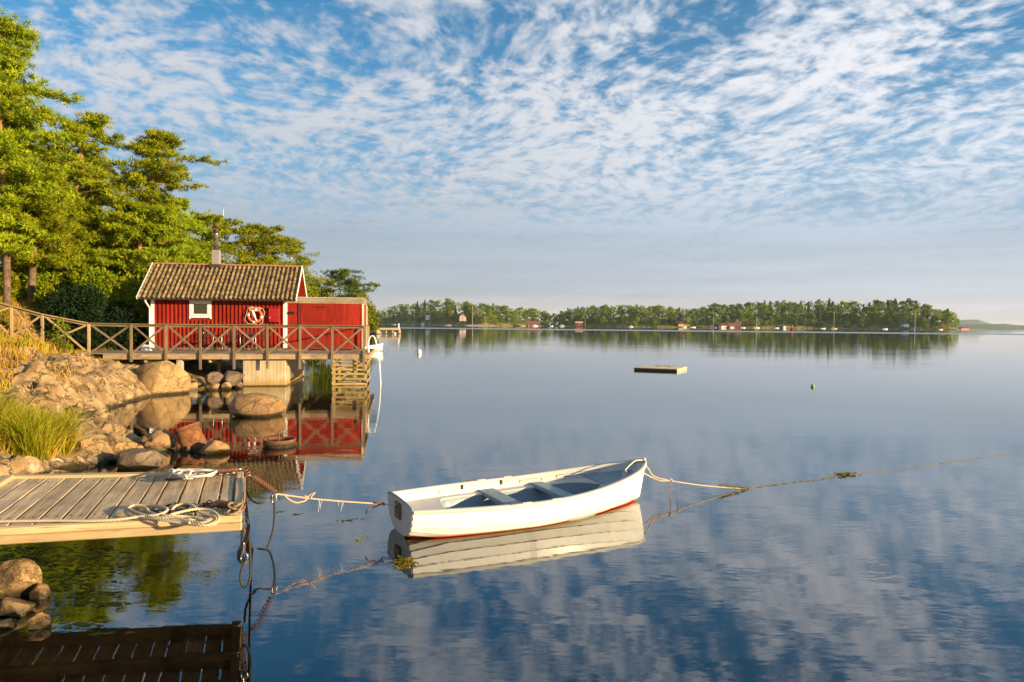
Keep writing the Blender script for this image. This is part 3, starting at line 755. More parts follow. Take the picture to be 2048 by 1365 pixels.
# window
wz0, wz1 = 1.42, 2.215
win = lp('window', MB().box(((win_a0 + win_a1) / 2, -.036, (wz0 + wz1) / 2), (win_a1 - win_a0 - .2, .012, wz1 - wz0 - .2)), M['white_worn'])
mb = MB(); cx = (win_a0 + win_a1) / 2; ww = win_a1 - win_a0; cz = (wz0 + wz1) / 2
mb.bbox((cx, -.055, wz1 - .065), (ww, .035, .13)); mb.bbox((cx, -.055, wz0 + .07), (ww, .035, .12))
for s in (-1, 1): mb.bbox((cx + s * (ww / 2 - .07), -.055, cz), (.12, .035, wz1 - wz0 - .27))
for s in (-1, 1): mb.bbox((cx + s * (ww / 2 - .03), -.057, wz0 - .01), (.06, .036, .06))
part('frame', mb, M['white'], win, wspace=False)
mb = MB()
for (c, sz) in (((cx, -.05, wz1 - .155), (ww - .26, .03, .05)), ((cx, -.05, wz0 + .155), (ww - .26, .03, .05)), ((cx - ww / 2 + .155, -.05, cz), (.05, .03, wz1 - wz0 - .36)), ((cx + ww / 2 - .155, -.05, cz), (.05, .03, wz1 - wz0 - .36))): mb.bbox(c, sz, .004)
part('sash', mb, M['white_worn'], win, wspace=False)
part('pane', MB().box((cx, -.046, cz), (ww - .36, .006, wz1 - wz0 - .36)), M['glass'], win, wspace=False)
part('window_sill', MB().bbox((cx, -.08, wz0 + .125), (ww - .26, .07, .025)), M['white_worn'], win, wspace=False)
# roof
mb = MB()
ny = -math.sin(slope)
for sgn in (-1, 1):
    b0 = EB if sgn < 0 else BB
    dirv = Vector((0, RB - b0, RZ - EZ)).normalized()
    nrm = Vector((0, -dirv.z, dirv.y)) if sgn < 0 else Vector((0, dirv.z, -dirv.y))
    mid = Vector(((A0 + A1) / 2, (b0 + RB) / 2, (EZ + RZ) / 2)) - nrm * .05
    R = Matrix((Vector((1, 0, 0)), dirv, Vector((1, 0, 0)).cross(dirv))).transposed()
    mb.box(mid, (A1 - A0 - .06, SL - .01, .03), R)
roof = lp('roof', mb, M['red_wood'])
# pantile: an S wave across, lapped down the slope
TW = (A1 - A0 - .06) / 33; TL = SL / 9 + .06
def tile_mesh(w_, l_, nrow=2):
    xs = np.linspace(0, w_ * 1.08, 9); V = []
    for (y, dz) in ((-l_ / 2, .018), (l_ / 2, .0)):
        for x in xs: V.append((x - w_ / 2, y, .044 * math.cos(2 * math.pi * (x / w_)) + dz))
    n = len(xs); V2 = [(x, y, z - .013) for x, y, z in V]
    F = [(i, i + 1, n + i + 1, n + i) for i in range(n - 1)]
    o = 2 * n
    F += [(o + i, o + n + i, o + n + i + 1, o + i + 1) for i in range(n - 1)]
    F += [(i, o + i, o + i + 1, i + 1) for i in range(n - 1)]
    me = bpy.data.meshes.new('roof_tile'); me.from_pydata(V + V2, [], F); me.materials.append(M['tile'])
    me.polygons.foreach_set('use_smooth', [True] * (n - 1) + [False] * (len(F) - n + 1)); me.update(); return me
tm = tile_mesh(TW, TL)
rnd = random.Random(4)
dirv = Vector((0, RB - EB, RZ - EZ)).normalized(); nrm = Vector((0, -dirv.z, dirv.y))
for r_ in range(9):
    for c_ in range(33):
        s = (r_ + .5) * SL / 9
        p = Vector((A0 + .03 + (c_ + .5) * TW + rnd.uniform(-.004, .004), EB, EZ)) + dirv * (s + rnd.uniform(-.006, .006) - .01) + nrm * (.022 + rnd.uniform(-.003, .003))
        piece('roof_tile', tm, roof, p, (slope + rnd.uniform(-.012, .012), rnd.uniform(-.02, .02), rnd.uniform(-.012, .012)))
V, F = [], []; n = 33 * 8 + 1
for (bb, zz2) in ((BB, EZ + .03), (RB, RZ + .03)):
    for i in range(n): V.append((A0 + .03 + i * TW / 8, bb, zz2 + .032 * math.cos(2 * math.pi * i / 8)))
F = [(i, n + i, n + i + 1, i + 1) for i in range(n - 1)]
mb = MB().add(V, F); ob = lp('rear_tile_sheet', mb, M['tile'], None, True)
rt = MB(); ns = 10
V = []
for x in (-.18, .2):
    for k in range(ns + 1):
        a = math.pi * k / ns; rr = .10 if x < 0 else .088
        V.append((x, math.cos(a) * rr, math.sin(a) * rr * .8))
rt.add(V, [(k, k + 1, ns + 2 + k, ns + 1 + k) for k in range(ns)])
rt.add([(x, y * .86, z * .86) for x, y, z in V], [(ns + 1 + k, ns + 2 + k, k + 1, k) for k in range(ns)])
rt.add([V[k] for k in range(ns + 1)] + [(x, y * .86, z * .86) for x, y, z in V[:ns + 1]], [(k, ns + 1 + k, ns + 2 + k, k + 1) for k in range(ns)])
rtm = rt.mesh('ridge_tile', M['ridge_tile'])
for i in range(19): piece('ridge_tile', rtm, roof, (A0 + .2 + i * .343, RB, RZ + .015 + rnd.uniform(-.006, .008)), (0, rad(-1.5), rnd.uniform(-.02, .02)))
# barge boards, fascia, gutter, downpipe
for a, wd in ((A0 - .012, .03), (A1 + .012, .03)):
    for b0 in (EB, BB):
        mb = MB(); q0 = Vector((a, b0 - (.06 if b0 < RB else -.06), EZ - .04)); q1_ = Vector((a, RB, RZ + .025))
        mb.beam(q0, q1_, wd, .17, up=(0, 0, 1))
        lp('barge_board', mb, M['white_worn'])
for b0, b1 in ((0, RB), (DW, RB)):
    pass
mb = MB(); pts = []
V = []; n = 8
for a in (A0 + .05, A1 - .06):
    for k in range(n + 1):
        an = math.pi + math.pi * k / n
        V.append((a, EB - .045 + .055 * math.cos(an), EZ - .03 + .055 * math.sin(an)))
mb.add(V, [(k, n + 1 + k, n + 2 + k, k + 1) for k in range(n)])
mb.add([(x, y * 1.0 + .004, z + .006) for x, y, z in V], [(k + 1, n + 2 + k, n + 1 + k, k) for k in range(n)])
lp('gutter', mb, M['gutter'])
mb = MB(); ax = -AW - .07
mb.tube(catmull([(ax - .02, EB - .02, EZ - .09), (ax - .02, EB + .02, EZ - .18), (ax, -.12, EZ - .42), (ax, -.08, EZ - .55), (ax, -.08, .35), (ax, -.09, .14), (ax + .04, -.2, .06)], 5), .036, 10)
lp('downpipe', mb, M['white'], None, True)
# chimney
ca = a_at(433, RB)
ch = lp('chimney', MB().bbox((ca, RB - .02, RZ + .30), (.34, .34, .84), .012), M['chimney'])
part('flashing', MB().bbox((ca, RB - .02, RZ - .02), (.56, .5, .14), .02).bbox((ca, RB - .02, RZ + .735), (.38, .38, .035), .008), M['soot'], ch, wspace=False)
part('flue', MB().lathe([(.105, .75), (.105, 1.46), (.11, 1.47), (.11, 1.5)], (ca, RB - .02, RZ), 14), M['steel'], ch, True, wspace=False)
mb = MB().lathe([(.115, 1.5), (.12, 1.62), (.12, 1.68)], (ca, RB - .02, RZ), 14)
for k in range(4):
    an = k * math.pi / 2 + .4; mb.box((ca + .1 * math.cos(an), RB - .02 + .1 * math.sin(an), RZ + 1.72), (.015, .015, .12))
mb.lathe([(.15, 1.77), (.17, 1.78), (.10, 1.83), (.02, 1.85)], (ca, RB - .02, RZ), 14)
part('chimney_cap', mb, M['soot'], ch, True, wspace=False)

# --- shed on the right of the cabin
SA = 3.36; SH = 2.40; SD = 3.7
shed = thing('red_shed', 'flat-topped red plank shed adjoining the right end of the cabin', 'shed', tuple(L(0.02, 0, 1.33)), TH)
lw = (SA - .06)
spm = MB().bbox((0, 0, 0), (.142, .026, 1), .004).mesh('plank', M['red_plank'])
swall = lp('wall', MB().box((SA / 2, SD / 2, (SH - .2) / 2 + .05), (SA - .1, SD - .1, SH - .35)), M['red_wood'], shed)
for i in range(23):
    a = .075 + i * (lw - .02) / 22.6
    hh = SH - .25 + rnd.uniform(-.005, .005)
    piece('plank', spm, swall, (a, rnd.uniform(-.004, .004) + .03, .03 + hh / 2), (0, 0, rnd.uniform(-.01, .01)), (1, 1, hh))
for i in range(24):
    b = .14 + i * .152; hh = SH - .30
    piece('plank', spm, swall, (SA - .035, b, .03 + hh / 2), (0, 0, rad(90)), (1, 1, hh))
for (q0, q1_) in (((-.02, -.01, SH - .14), (SA + .05, -.01, SH - .14)), ((SA + .03, .02, SH - .14), (SA + .03, SD, SH - .14))):
    mb = MB(); mb.beam((q0[0], q0[1], q0[2] + .03), (q1_[0], q1_[1], q1_[2] + .03), .035, .17); mb.beam((q0[0], q0[1] + .012, q0[2] - .09), (q1_[0], q1_[1] + .012, q1_[2] - .09), .03, .08, mi=1)
    lp('fascia_board', mb, [M['grey_board'], M['deck_beam']], shed)
lp('roof', MB().bbox((SA / 2 + .02, SD / 2, SH + .0), (SA + .1, SD + .1, .035), .008), M['pale_board'], shed)
mb = MB(); mb.bbox((SA + .02, .03, 1.1), (.1, .09, 2.06), .006); lp('corner_post', mb, M['pale_board'], shed)
mb = MB(); mb.bbox((SA + .03, SD - .05, 1.1), (.08, .1, 2.06), .006); lp('corner_post', mb, M['pale_board'], shed)
mb = MB()
mb.beam((SA + .01, .12, 1.62), (SA + .01, 1.1, 1.62), .03, .07); mb.beam((SA + .01, .12, 1.98), (SA + .01, 1.1, 1.98), .03, .07); mb.box((SA + .005, .6, 1.8), (.02, .9, .28), mi=1)
lp('side_hatch', mb, [M['pale_board'], M['black_metal']], shed)
# door seams and iron work
dx = a_at(597.5, 0) - .02
lp('door', MB().bbox((dx + .62, .005, 1.02), (1.1, .02, 1.96), .004), M['red_plank'], shed)
for s, z in ((0, 1.96), (0, .2)):
    lp('hinge', MB().bbox((dx + .92 + s, -.015, z), (.42, .012, .035), .003).lathe([(.016, -.04), (.016, .04)], (dx + 1.14, -.018, z), 8), M['black_metal'], shed)
lp('door_gap_shade', MB().bbox((dx - .02, .001, 1.25), (.035, .028, 1.75), .003), M['black_metal'], shed)  # solid black strip standing in for the shade inside the door gap
# --- scallop-shaped iron hook plate
mb = MB(); ha = a_at(250 + 1130 / 3.413, 0)
V = [(0, 0, 0)] + [(.17 * math.cos(math.pi * k / 10) * (1), 0, .13 * math.sin(math.pi * k / 10)) for k in range(11)]
V2 = [(x, .02, z) for x, _, z in V]; mb.add(V + V2, [tuple(range(12)), tuple(range(12, 24))[::-1]] + [(i, (i + 1) % 12, (i + 1) % 12 + 12, i + 12) for i in range(12)])
t = thing('wall_ornament', 'small dark fan-shaped ornament on the red shed wall beside the white corner board', 'ornament', tuple(L(ha, -.02, 2.96)), TH)
part('fan_plate', mb, M['black_metal'], t, wspace=False)
mb = MB()
for k in range(1, 10): a = math.pi * k / 10; mb.tube([(0, -.006, .0), (.16 * math.cos(a), -.006, .12 * math.sin(a))], .004, 4)
part('rib', mb, M['gutter'], t, wspace=False)

# --- deck
deck = thing('wooden_deck', 'raised grey wooden deck running along the cabin over the water', 'deck', tuple(L(0, 0, 1.33)), TH)
DA0, DA1, DB = -8.1, 3.85, -3.52
pm = MB().bbox((0, 0, 0), (.136, 1, .03), .004).mesh('plank', M['deck_plank'])
n = int((DA1 - DA0) / .144)
for i in range(n):
    a = DA0 + .07 + i * .144; bl = 3.5
    piece('plank', pm, deck, (a, DB + bl / 2 + rnd.uniform(-.008, .008), -.017 + rnd.uniform(-.002, .002)), (0, 0, 0), (1, bl, 1))
for b, h, zc_ in ((DB + .03, .20, -.135), (-.15, .18, -.13), (-1.9, .16, -.12)):
    e0 = a_at(205, DB) if b < -3 else DA0
    seams = [max(DA0, e0), -5.6, -2.1, 1.5, DA1]
    for s0, s1 in zip(seams, seams[1:]):
        lp('beam', MB().beam((s0 + .003, b, zc_), (s1 - .003, b, zc_ + rnd.uniform(-.004, .004)), .07, h), M['deck_beam'], deck)
lp('beam', MB().beam((DA1 - .04, DB + .12, -.13), (DA1 - .04, 3.5, -.13), .07, .19), M['deck_beam'], deck)
lp('beam', MB().beam((.55, 1.6, -.15), (3.8, 1.6, -.15), .08, .18), M['deck_beam'], deck)
lp('beam', MB().beam((.55, 3.4, -.15), (3.8, 3.4, -.15), .08, .18), M['deck_beam'], deck)
for i in range(10):
    a = -7.2 + i * 1.2
    if -1.5 < a < .7: continue
    lp('joist', MB().beam((a, DB + .1, -.30), (a, 3.3 if a > .6 else -.2, -.30), .06, .14), M['deck_beam'], deck)
sup = MB(); ap = a_at(360, DB + .25); gz = ground_z(*L(ap, DB + .25, 0).xy)
lp('support_post', MB().beam((ap, DB + .25, -.26), (ap, DB + .25, gz - 1.33 - .25), .2, .30, up=(0, 1, 0)), M['pale_board'], deck)
for a, b in ((-5.4, -1.9), (2.9, 3.2), (-2.4, -1.9)):
    lp('support_post', MB().beam((a, b, -.23), (a, b, -1.9), .15, .15, up=(0, 1, 0)), M['deck_beam'], deck)

# --- concrete footing
t = thing('concrete_footing', 'pale cast concrete block footing under the deck standing in the water', 'concrete block', tuple(L(-.35, -.7, -.8)), TH)
mb = MB(); x0, x1, y0, y1 = -.82, .85, -2.62, 2.8
mb.bbox(((x0 + x1) / 2, (y0 + y1) / 2, .93), (x1 - x0, y1 - y0, 1.86), .025)
mb.bbox(((x0 + x1) / 2, (y0 + y1) / 2, .55), (x1 - x0 + .12, y1 - y0 + .12, .62), .03)
part('block', mb, M['concrete'], t, wspace=False)
mb = MB()
for i in range(12): mb.box((x0 + .07 + i * .14, y0 - .004, 1.2), (.006, .006, 1.2))
part('form_line', mb, M['concrete'], t, wspace=False)

# --- railing
rail = thing('deck_railing', 'brown wooden railing with crossed braces along the deck edge and up the slope', 'railing', tuple(L(0, DB - .06, 1.33)), TH)
posts = [(3.62 - 1.264 * k, 1.15) for k in range(8)] + [(-6.74, 1.17), (-8.36, 1.50), (-9.42, 1.80), (-11.0, 2.25), (-12.6, 2.7)]
for i, (a, zt) in enumerate(posts):
    wide = .115 if i < 8 else .12
    if i < 7: z0 = -.62
    elif i == 7: z0 = -.32
    else: z0 = zt - 1.35
    lp('post', MB().beam((a, -.02, z0 + rnd.uniform(-.02, .02)), (a + rnd.uniform(-.006, .006), -.02, zt - .03), wide * .86, .05, up=(0, 1, 0)), M['rail_z' if i > 7 else 'rail_old_z'], rail)
for i in range(len(posts) - 1):
    (aR, zR), (aL, zL) = posts[i], posts[i + 1]
    lp('top_rail', MB().beam((aL + (.0 if i else 0), -.02, zL - .005), (aR + (.06 if i == 0 else -.004), -.02, zR - .005), .13, .035), M['rail' if i > 7 else 'rail_old'], rail)
    lp('under_rail', MB().beam((aL + .05, .03, zL - .07), (aR - .05, .03, zR - .07), .035, .09), M['rail' if i > 7 else 'rail_old'], rail)
    bL = .02 if i < 8 else zL - 1.12; bR = .02 if i < 9 else zR - 1.12
    lp('brace', MB().beam((aL + .05, .018, zL - .06), (aR - .05, .018, bR), .022, .075), M['rail' if i > 7 else 'rail_old'], rail)
    lp('brace', MB().beam((aL + .05, -.008, bL), (aR - .05, -.008, zR - .06), .022, .075), M['rail' if i > 7 else 'rail_old'], rail)
# right end return of the railing
lp('top_rail', MB().beam((3.64, .05, 1.145), (3.64, 3.1, 1.145), .10, .035), M['rail_old'], rail)
lp('post', MB().beam((3.66, 3.2, -.2), (3.66, 3.2, 1.12), .1, .055, up=(0, 1, 0)), M['rail_z'], rail)

# --- timber crib and swimming ladder at the right end
crib = thing('timber_crib', 'slatted timber frame standing in the water under the right end of the deck', 'timber frame', tuple(L(3.1, -1.8, 0)), TH)
ca0, ca1 = a_at(668, DB + .3) - 3.1, .58
for a in (ca0, ca1):
    for b in (-1.45, 1.2): lp('post', MB().beam((a, b, -.9), (a, b, 1.1), .11, .11, up=(0, 1, 0)), M['crib'], crib)
for b in (-1.52, 1.27):
    for k, z in enumerate((.06, .27, .47, .66, .84, 1.0)):
        lp('slat', MB().beam((ca0 - .08, b, z + rnd.uniform(-.015, .015)), (ca1 + .06, b, z + rnd.uniform(-.02, .02)), .03, .07), M['crib'], crib)
for a in (ca0 - .07, ca1 + .07):
    for z in (.15, .55, .95): lp('slat', MB().beam((a, -1.6, z), (a, 1.35, z), .03, .09), M['crib'], crib)
lp('brace', MB().beam((ca0, -1.4, .98), (ca1, -1.4, .02), .03, .09), M['crib'], crib)
lp('brace', MB().beam((ca0, 1.15, .02), (ca1, 1.15, .98), .03, .09), M['crib'], crib)
lad = thing('swimming_ladder', 'white tubular swimming ladder curving down from the right end of the deck', 'ladder', tuple(L(3.9, -2.9, 0)), TH)
for db in (-.32, .28):
    lp('side_rail', MB().tube(catmull([(-.10, db, 1.34), (-.13, db, 1.75), (-.04, db, 2.02), (.10, db, 2.02), (.20, db, 1.75), (.30, db, 1.2), (.36, db, .6), (.40, db, -.3), (.42, db, -.9)], 6), .018, 8), M['white'], lad, True)
for z, x in ((1.15, .305), (.85, .335), (.55, .36), (.25, .38), (-.05, .39)):
    lp('rung', MB().tube([(x, -.31, z), (x, .27, z)], .02, 8), M['steel'], lad, True)

# --- things on the cabin wall and deck
def torus(mb, c, R, r, n=36, m=10, a0=0, a1=2 * math.pi, flat=1.0):
    full = abs(a1 - a0 - 2 * math.pi) < 1e-6
    pts = [Vector(c) + Vector((R * math.cos(a0 + (a1 - a0) * i / n), 0, R * math.sin(a0 + (a1 - a0) * i / n))) for i in range(n + (0 if full else 1))]
    return mb.tube(pts, r, m, closed=full)
la = a_at(511, 0)
lb = thing('life_ring', 'orange and white life ring with rope loops hanging on the red cabin wall', 'life ring', tuple(L(la, -.12, 2.87)), TH)
lp('ring', torus(MB(), (0, 0, 0), .28, .058), M['orange'], lb, True)
for k in range(4):
    a = rad(80 + 90 * k); lp('band', torus(MB(), (0, 0, 0), .28, .062, 5, 10, a - .16, a + .16), M['white'], lb, True)
mb = MB(); pts = []
for k in range(4):
    a0 = rad(80 + 90 * k)
    for f in (0.12, .35, .5, .65, .88):
        a = a0 + rad(90) * f; R = .365 + (.07 if .2 < f < .8 else 0) + (.02 if k in (1, 3) else 0)
        pts.append((R * math.cos(a), -.03, R * math.sin(a)))
rope(mb, pts, .009, .1, closed=True); lp('grab_rope', mb, M['rope_white'], lb)
mb = MB(); rr = random.Random(2)
for k in range(4):
    c = Vector((rr.uniform(-.05, .05), -.09, .28 + rr.uniform(-.02, .03)))
    rope(mb, [c + Vector((.2 * math.cos(a) * (1 + .2 * rr.random()), rr.uniform(-.02, .02), .075 * math.sin(a))) for a in np.linspace(0, 6.28, 9)[:-1]], .008, .09, closed=True)
lp('line_coil', mb, M['rope'], lb)
hv = thing('throwing_float', 'white throwing float tucked diagonally inside the life ring', 'float', tuple(L(la, -.20, 2.86)), TH)
part('float_body', MB().tube([(-.10, 0, .26), (-.09, 0, .22), (-.03, 0, .05), (.02, 0, -.08), (.05, 0, -.15), (.075, 0, -.20), (.09, 0, -.23)], [.02, .055, .055, .035, .03, .05, .02], 10), M['white'], hv, True, wspace=False)
ba0, ba1 = a_at(537.5, 0), a_at(560, 0)
bx = thing('red_wall_box', 'red metal box fixed to the cabin wall right of the life ring', 'box', tuple(L((ba0 + ba1) / 2, -.11, 2.57)), TH)
bw = ba1 - ba0
lp('body', MB().bbox((0, .01, .34), (bw - .02, .16, .64), .012), M['red_box'], bx)
lp('lid', MB().bbox((0, -.005, .67), (bw + .02, .20, .03), .008), M['red_box'], bx)
lp('door', MB().bbox((0, -.078, .33), (bw - .06, .012, .58), .005), M['red_box'], bx)
lp('knob', MB().lathe([(.012, 0), (.02, .012), (.014, .02)], (-bw / 2 + .07, -.086, .22), 8, Matrix.Rotation(rad(90), 3, 'X')), M['white'], bx)

def chair(label):
    t = thing('bistro_chair', label, 'chair', (0, 0, 0), 0, 'dark garden chairs by the cabin wall')
    fr = .011
    for s in (-1, 1):
        lp('arm_frame', MB().tube(catmull([(s * .24, -.22, 0), (s * .26, -.24, .40), (s * .27, -.20, .63), (s * .27, -.02, .68), (s * .25, .20, .72), (s * .21, .25, .78)], 5), fr, 6), M['steel'], t, True)
        lp('leg', MB().tube([(s * .22, .28, 0), (s * .20, .21, .45), (s * .19, .25, .80)], fr, 6), M['black_metal'], t, True)
    lp('seat', MB().bbox((0, -.01, .445), (.42, .42, .03), .012), M['gutter'], t)
    mb = MB(); mb.tube(catmull([(-.19, .25, .80), (-.17, .26, .84), (0, .265, .86), (.17, .26, .84), (.19, .25, .80)], 5), .014, 6)
    for z in (.56, .62, .68, .74, .79): mb.tube([(-.19, .24 + (z - .6) * .06, z), (.19, .24 + (z - .6) * .06, z)], .016, 5)
    lp('backrest', mb, M['gutter'], t)
    return t
def copy_tree(o, parent=None, **kw):
    c = o.copy(); col.objects.link(c)
    if parent is not None: c.parent = parent
    WM[c.name] = WM[o.name]
    for ch_ in list(o.children): copy_tree(ch_, c)
    return c
chl = ['leftmost of the four dark garden chairs by the cabin wall', 'dark garden chair second from the left by the cabin wall', 'dark garden chair third from the left by the cabin wall', 'rightmost dark garden chair, below the red wall box']
ch0 = chair(chl[0])
for i, px in enumerate((414, 460, 493, 526)):
    o = ch0 if i == 0 else copy_tree(ch0)
    o.location = L(a_at(px, -.75), -.62 - .1 * (i % 2), 1.335); o.rotation_euler = (0, 0, TH + (.05, -.2, .12, -.06)[i]); o['label'] = chl[i]

# crumpled pale sack by the downpipe
def lump(name, mat, size, seed, sub=3, amp=.25, sharp=1.0, chip=0.0, sinkz=None):
    import bmesh
    bm = bmesh.new(); bmesh.ops.create_icosphere(bm, subdivisions=sub, radius=1.0)
    V = np.array([v.co[:] for v in bm.verts]); F = np.array([[v.index for v in f.verts] for f in bm.faces]); bm.free()
    n = fbm(V * 1.1 + seed * 3.7, 4, seed, .5)[:, None]
    V2 = V * (1 + amp * n * 1.5)
    rr_ = np.random.RandomState(seed)
    for k in range(int(chip * 16)):         # knock flat faces off, as split stone has
        d = rr_.normal(size=3); d /= np.linalg.norm(d); o_ = rr_.uniform(.50, .88)
        s = V2 @ d; over = np.clip(s - o_, 0, None)[:, None]; V2 = V2 - over * d * .97
    V2 += V * (fbm(V * 4 + seed, 4, seed + 5, .6)[:, None] * .05 * amp * 5)
    V2 = V2 / np.abs(V2).max(0) * np.array(size)
    me = np_mesh(name, V2, F, mat, True); me.set_sharp_from_angle(angle=rad(30)); return me
sp = L(a_at(285, -.9), -.5, 1.42)
t = thing('plastic_sack', 'crumpled pale plastic sack on the deck left of the cabin', 'sack', tuple(sp), .3, mesh=lump('plastic_sack', M['white'], (.24, .16, .2), 4, 4, .5, chip=.6))

# ================================================================== FOREGROUND DOCK
ZD = 0.90
FR = P(484, 1030, ZD); BR = P(487.5, 944.5, ZD); BL = P(15, 953, ZD); FX = P(0, 1056, ZD)
FL = FR + (FX - FR) * 1.32
def DK(u, v, dz=0.0):
    """u 0 left .. 1 right, v 0 front .. 1 back"""
    p = (FL * (1 - u) + FR * u) * (1 - v) + (BL * (1 - u) + BR * u) * v
    return Vector((p.x, p.y, ZD + dz))
dock = thing('floating_dock', 'weathered grey plank dock with pale edge beams in the foreground', 'dock', tuple(DK(.5, .5, -ZD)), 0)
def plankmesh(poly_top, th, mat, name, seed=0, seg=6, wob=.004):
    """board from four top corners (a0,a1 along one end, b0,b1 the other), slightly worn edges"""
    r = random.Random(seed); a0, a1, b0, b1 = [Vector(p) for p in poly_top]
    c = (a0 + a1 + b0 + b1) / 4
    yv = ((b0 + b1) / 2 - (a0 + a1) / 2); Ln = yv.length; yv.normalize(); xv = yv.cross(Vector((0, 0, 1))); zv = Vector((0, 0, 1))
    rings = []; mb = MB(); bev = .006
    for i in range(seg + 1):
        f = i / seg; l = a0.lerp(b0, f); q = a1.lerp(b1, f)
        l = l + xv * r.uniform(-wob, wob); q = q + xv * r.uniform(-wob, wob)
        d = (q - l).normalized(); cup = r.uniform(-.001, .002)
        prof = [l - zv * th, l - zv * bev, l + d * bev, (l + q) / 2 - zv * cup, q - d * bev, q - zv * bev, q - zv * th]
        rings.append(prof)
    V = [p - c for ring in rings for p in ring]; k = 7
    F = [(i * k + j, (i + 1) * k + j, (i + 1) * k + (j + 1) % k, i * k + (j + 1) % k) for i in range(seg) for j in range(k)]
    F += [tuple(range(k)), tuple(seg * k + j for j in range(k))[::-1]]
    # bring into a frame whose Y runs along the board
    R = Matrix((xv, yv, zv)).transposed()
    me = MB().add([R.inverted() @ v for v in V], F).mesh(name, mat)
    import bmesh
    bm = bmesh.new(); bm.from_mesh(me); bmesh.ops.recalc_face_normals(bm, faces=bm.faces); bm.to_mesh(me); bm.free()
    return me, c, R.to_euler()
def lay(name, poly, th, mat, parent, seed):
    me, c, e = plankmesh(poly, th, mat, name, seed)
    o = bpy.data.objects.new(name, me); col.objects.link(o); o.parent = parent
    o.location = WM[parent.name].inverted() @ c; o.rotation_euler = e; WM[o.name] = WM[parent.name]; return o
NPL = 13
vb, vf = .955, .028
edges = []
# plank seams read off the photograph along the back edge
seam_px = [-60, 15, 54, 94, 131, 168, 204, 241, 277, 312, 341, 377, 412, 446, 470]
def u_back(px):
    lo, hi = -.5, 1.2
    for _ in range(30):
        m = (lo + hi) / 2; q = DK(m, vb); x = 1024 + FPX * q.x / q.y
        lo, hi = (m, hi) if x < px else (lo, m)
    return lo
us = [u_back(p + 0) for p in seam_px]
for i, (u0, u1) in enumerate(zip(us, us[1:])):
    if u1 < -.02: continue
    g = .0034; dz = -.012 + (i * 7 % 5 - 2) * .0005
    lay('plank', (DK(max(u0, .0) + g, vf, dz), DK(u1 - g, vf, dz), DK(max(u0, .0) + g, vb, dz), DK(u1 - g, vb, dz)), .03, M['dock_plank'], dock, 30 + i)
lay('edge_board', (DK(us[-1] + .006, -.0, .006), DK(1.0, -.0, .006), DK(us[-1] + .006, 1.0, .006), DK(1.0, 1.0, .006)), .04, M['dock_plank'], dock, 77)
def dbeam(name, u0, v0, u1, v1, w_, h_, dz, mat='dock_beam'):
    p, q = DK(u0, v0, dz - h_ / 2), DK(u1, v1, dz - h_ / 2)
    x = (q - p).normalized(); y = Vector((0, 0, 1)).cross(x); R = Matrix((x, y, Vector((0, 0, 1)))).transposed()
    me = MB().bbox((0, 0, 0), ((q - p).length, w_, h_), .009).mesh(name, M[mat])
    o = bpy.data.objects.new(name, me); col.objects.link(o); o.parent = dock; o.location = WM[dock.name].inverted() @ ((p + q) / 2); o.rotation_euler = R.to_euler(); return o
dbeam('front_beam', -.0, .010, us[-1], .010, .05, .045, .004)
dbeam('front_face_board', -.0, -.020, 1.0, -.020, .045, .060, .008)
dbeam('front_face_board', -.0, -.014, 1.0, -.014, .05, .072, -.056)
dbeam('back_beam', -.0, .985, us[-1], .985, .11, .05, .016)
dbeam('end_beam', .012, .06, .012, .96, .12, .05, .03)
for v in (.16, .5, .86): dbeam('under_beam', .0, v, .985, v, .10, .12, -.05, 'deck_beam')
for u in (.04, .97): dbeam('cross_beam', u, .03, u, .96, .10, .10, -.055, 'deck_beam')
for (u, v) in ((-.03, .05),):
    p = DK(u, v, -.15); part('pile', MB().tube([p, p - Vector((0, 0, 1.6))], .09, 10), M['deck_beam'], dock, True)
mb = MB()
for i, (u0, u1) in enumerate(zip(us[1:], us[2:])):
    for v in (.16, .86):
        for f in (.3, .7):
            p = DK(u0 + (u1 - u0) * f, v, -.011); mb.lathe([(.009, 0), (.008, .003)], p, 6)
part('nail_heads', mb, M['black_metal'], dock)

def world_thing(name, label, cat, mbs, group=None, origin=None):
    """thing made of several meshes given in world space: [(part name, MB, material, smooth)]"""
    if origin is None:
        v = mbs[0][1].v; origin = (sum(p[0] for p in v) / len(v), sum(p[1] for p in v) / len(v), min(p[2] for p in v))
    if len(mbs) == 1:
        nm, mb, mat, sm = mbs[0]; me = mb.mesh(name, mat, sm); me.transform(Matrix.Translation(-Vector(origin)))
        return thing(name, label, cat, origin, 0, group, me)
    t = thing(name, label, cat, origin, 0, group)
    for nm, mb, mat, sm in mbs: part(nm, mb, mat, t, sm)
    return t
def D(px, py, dz=.012): return P(px, py, ZD + dz)

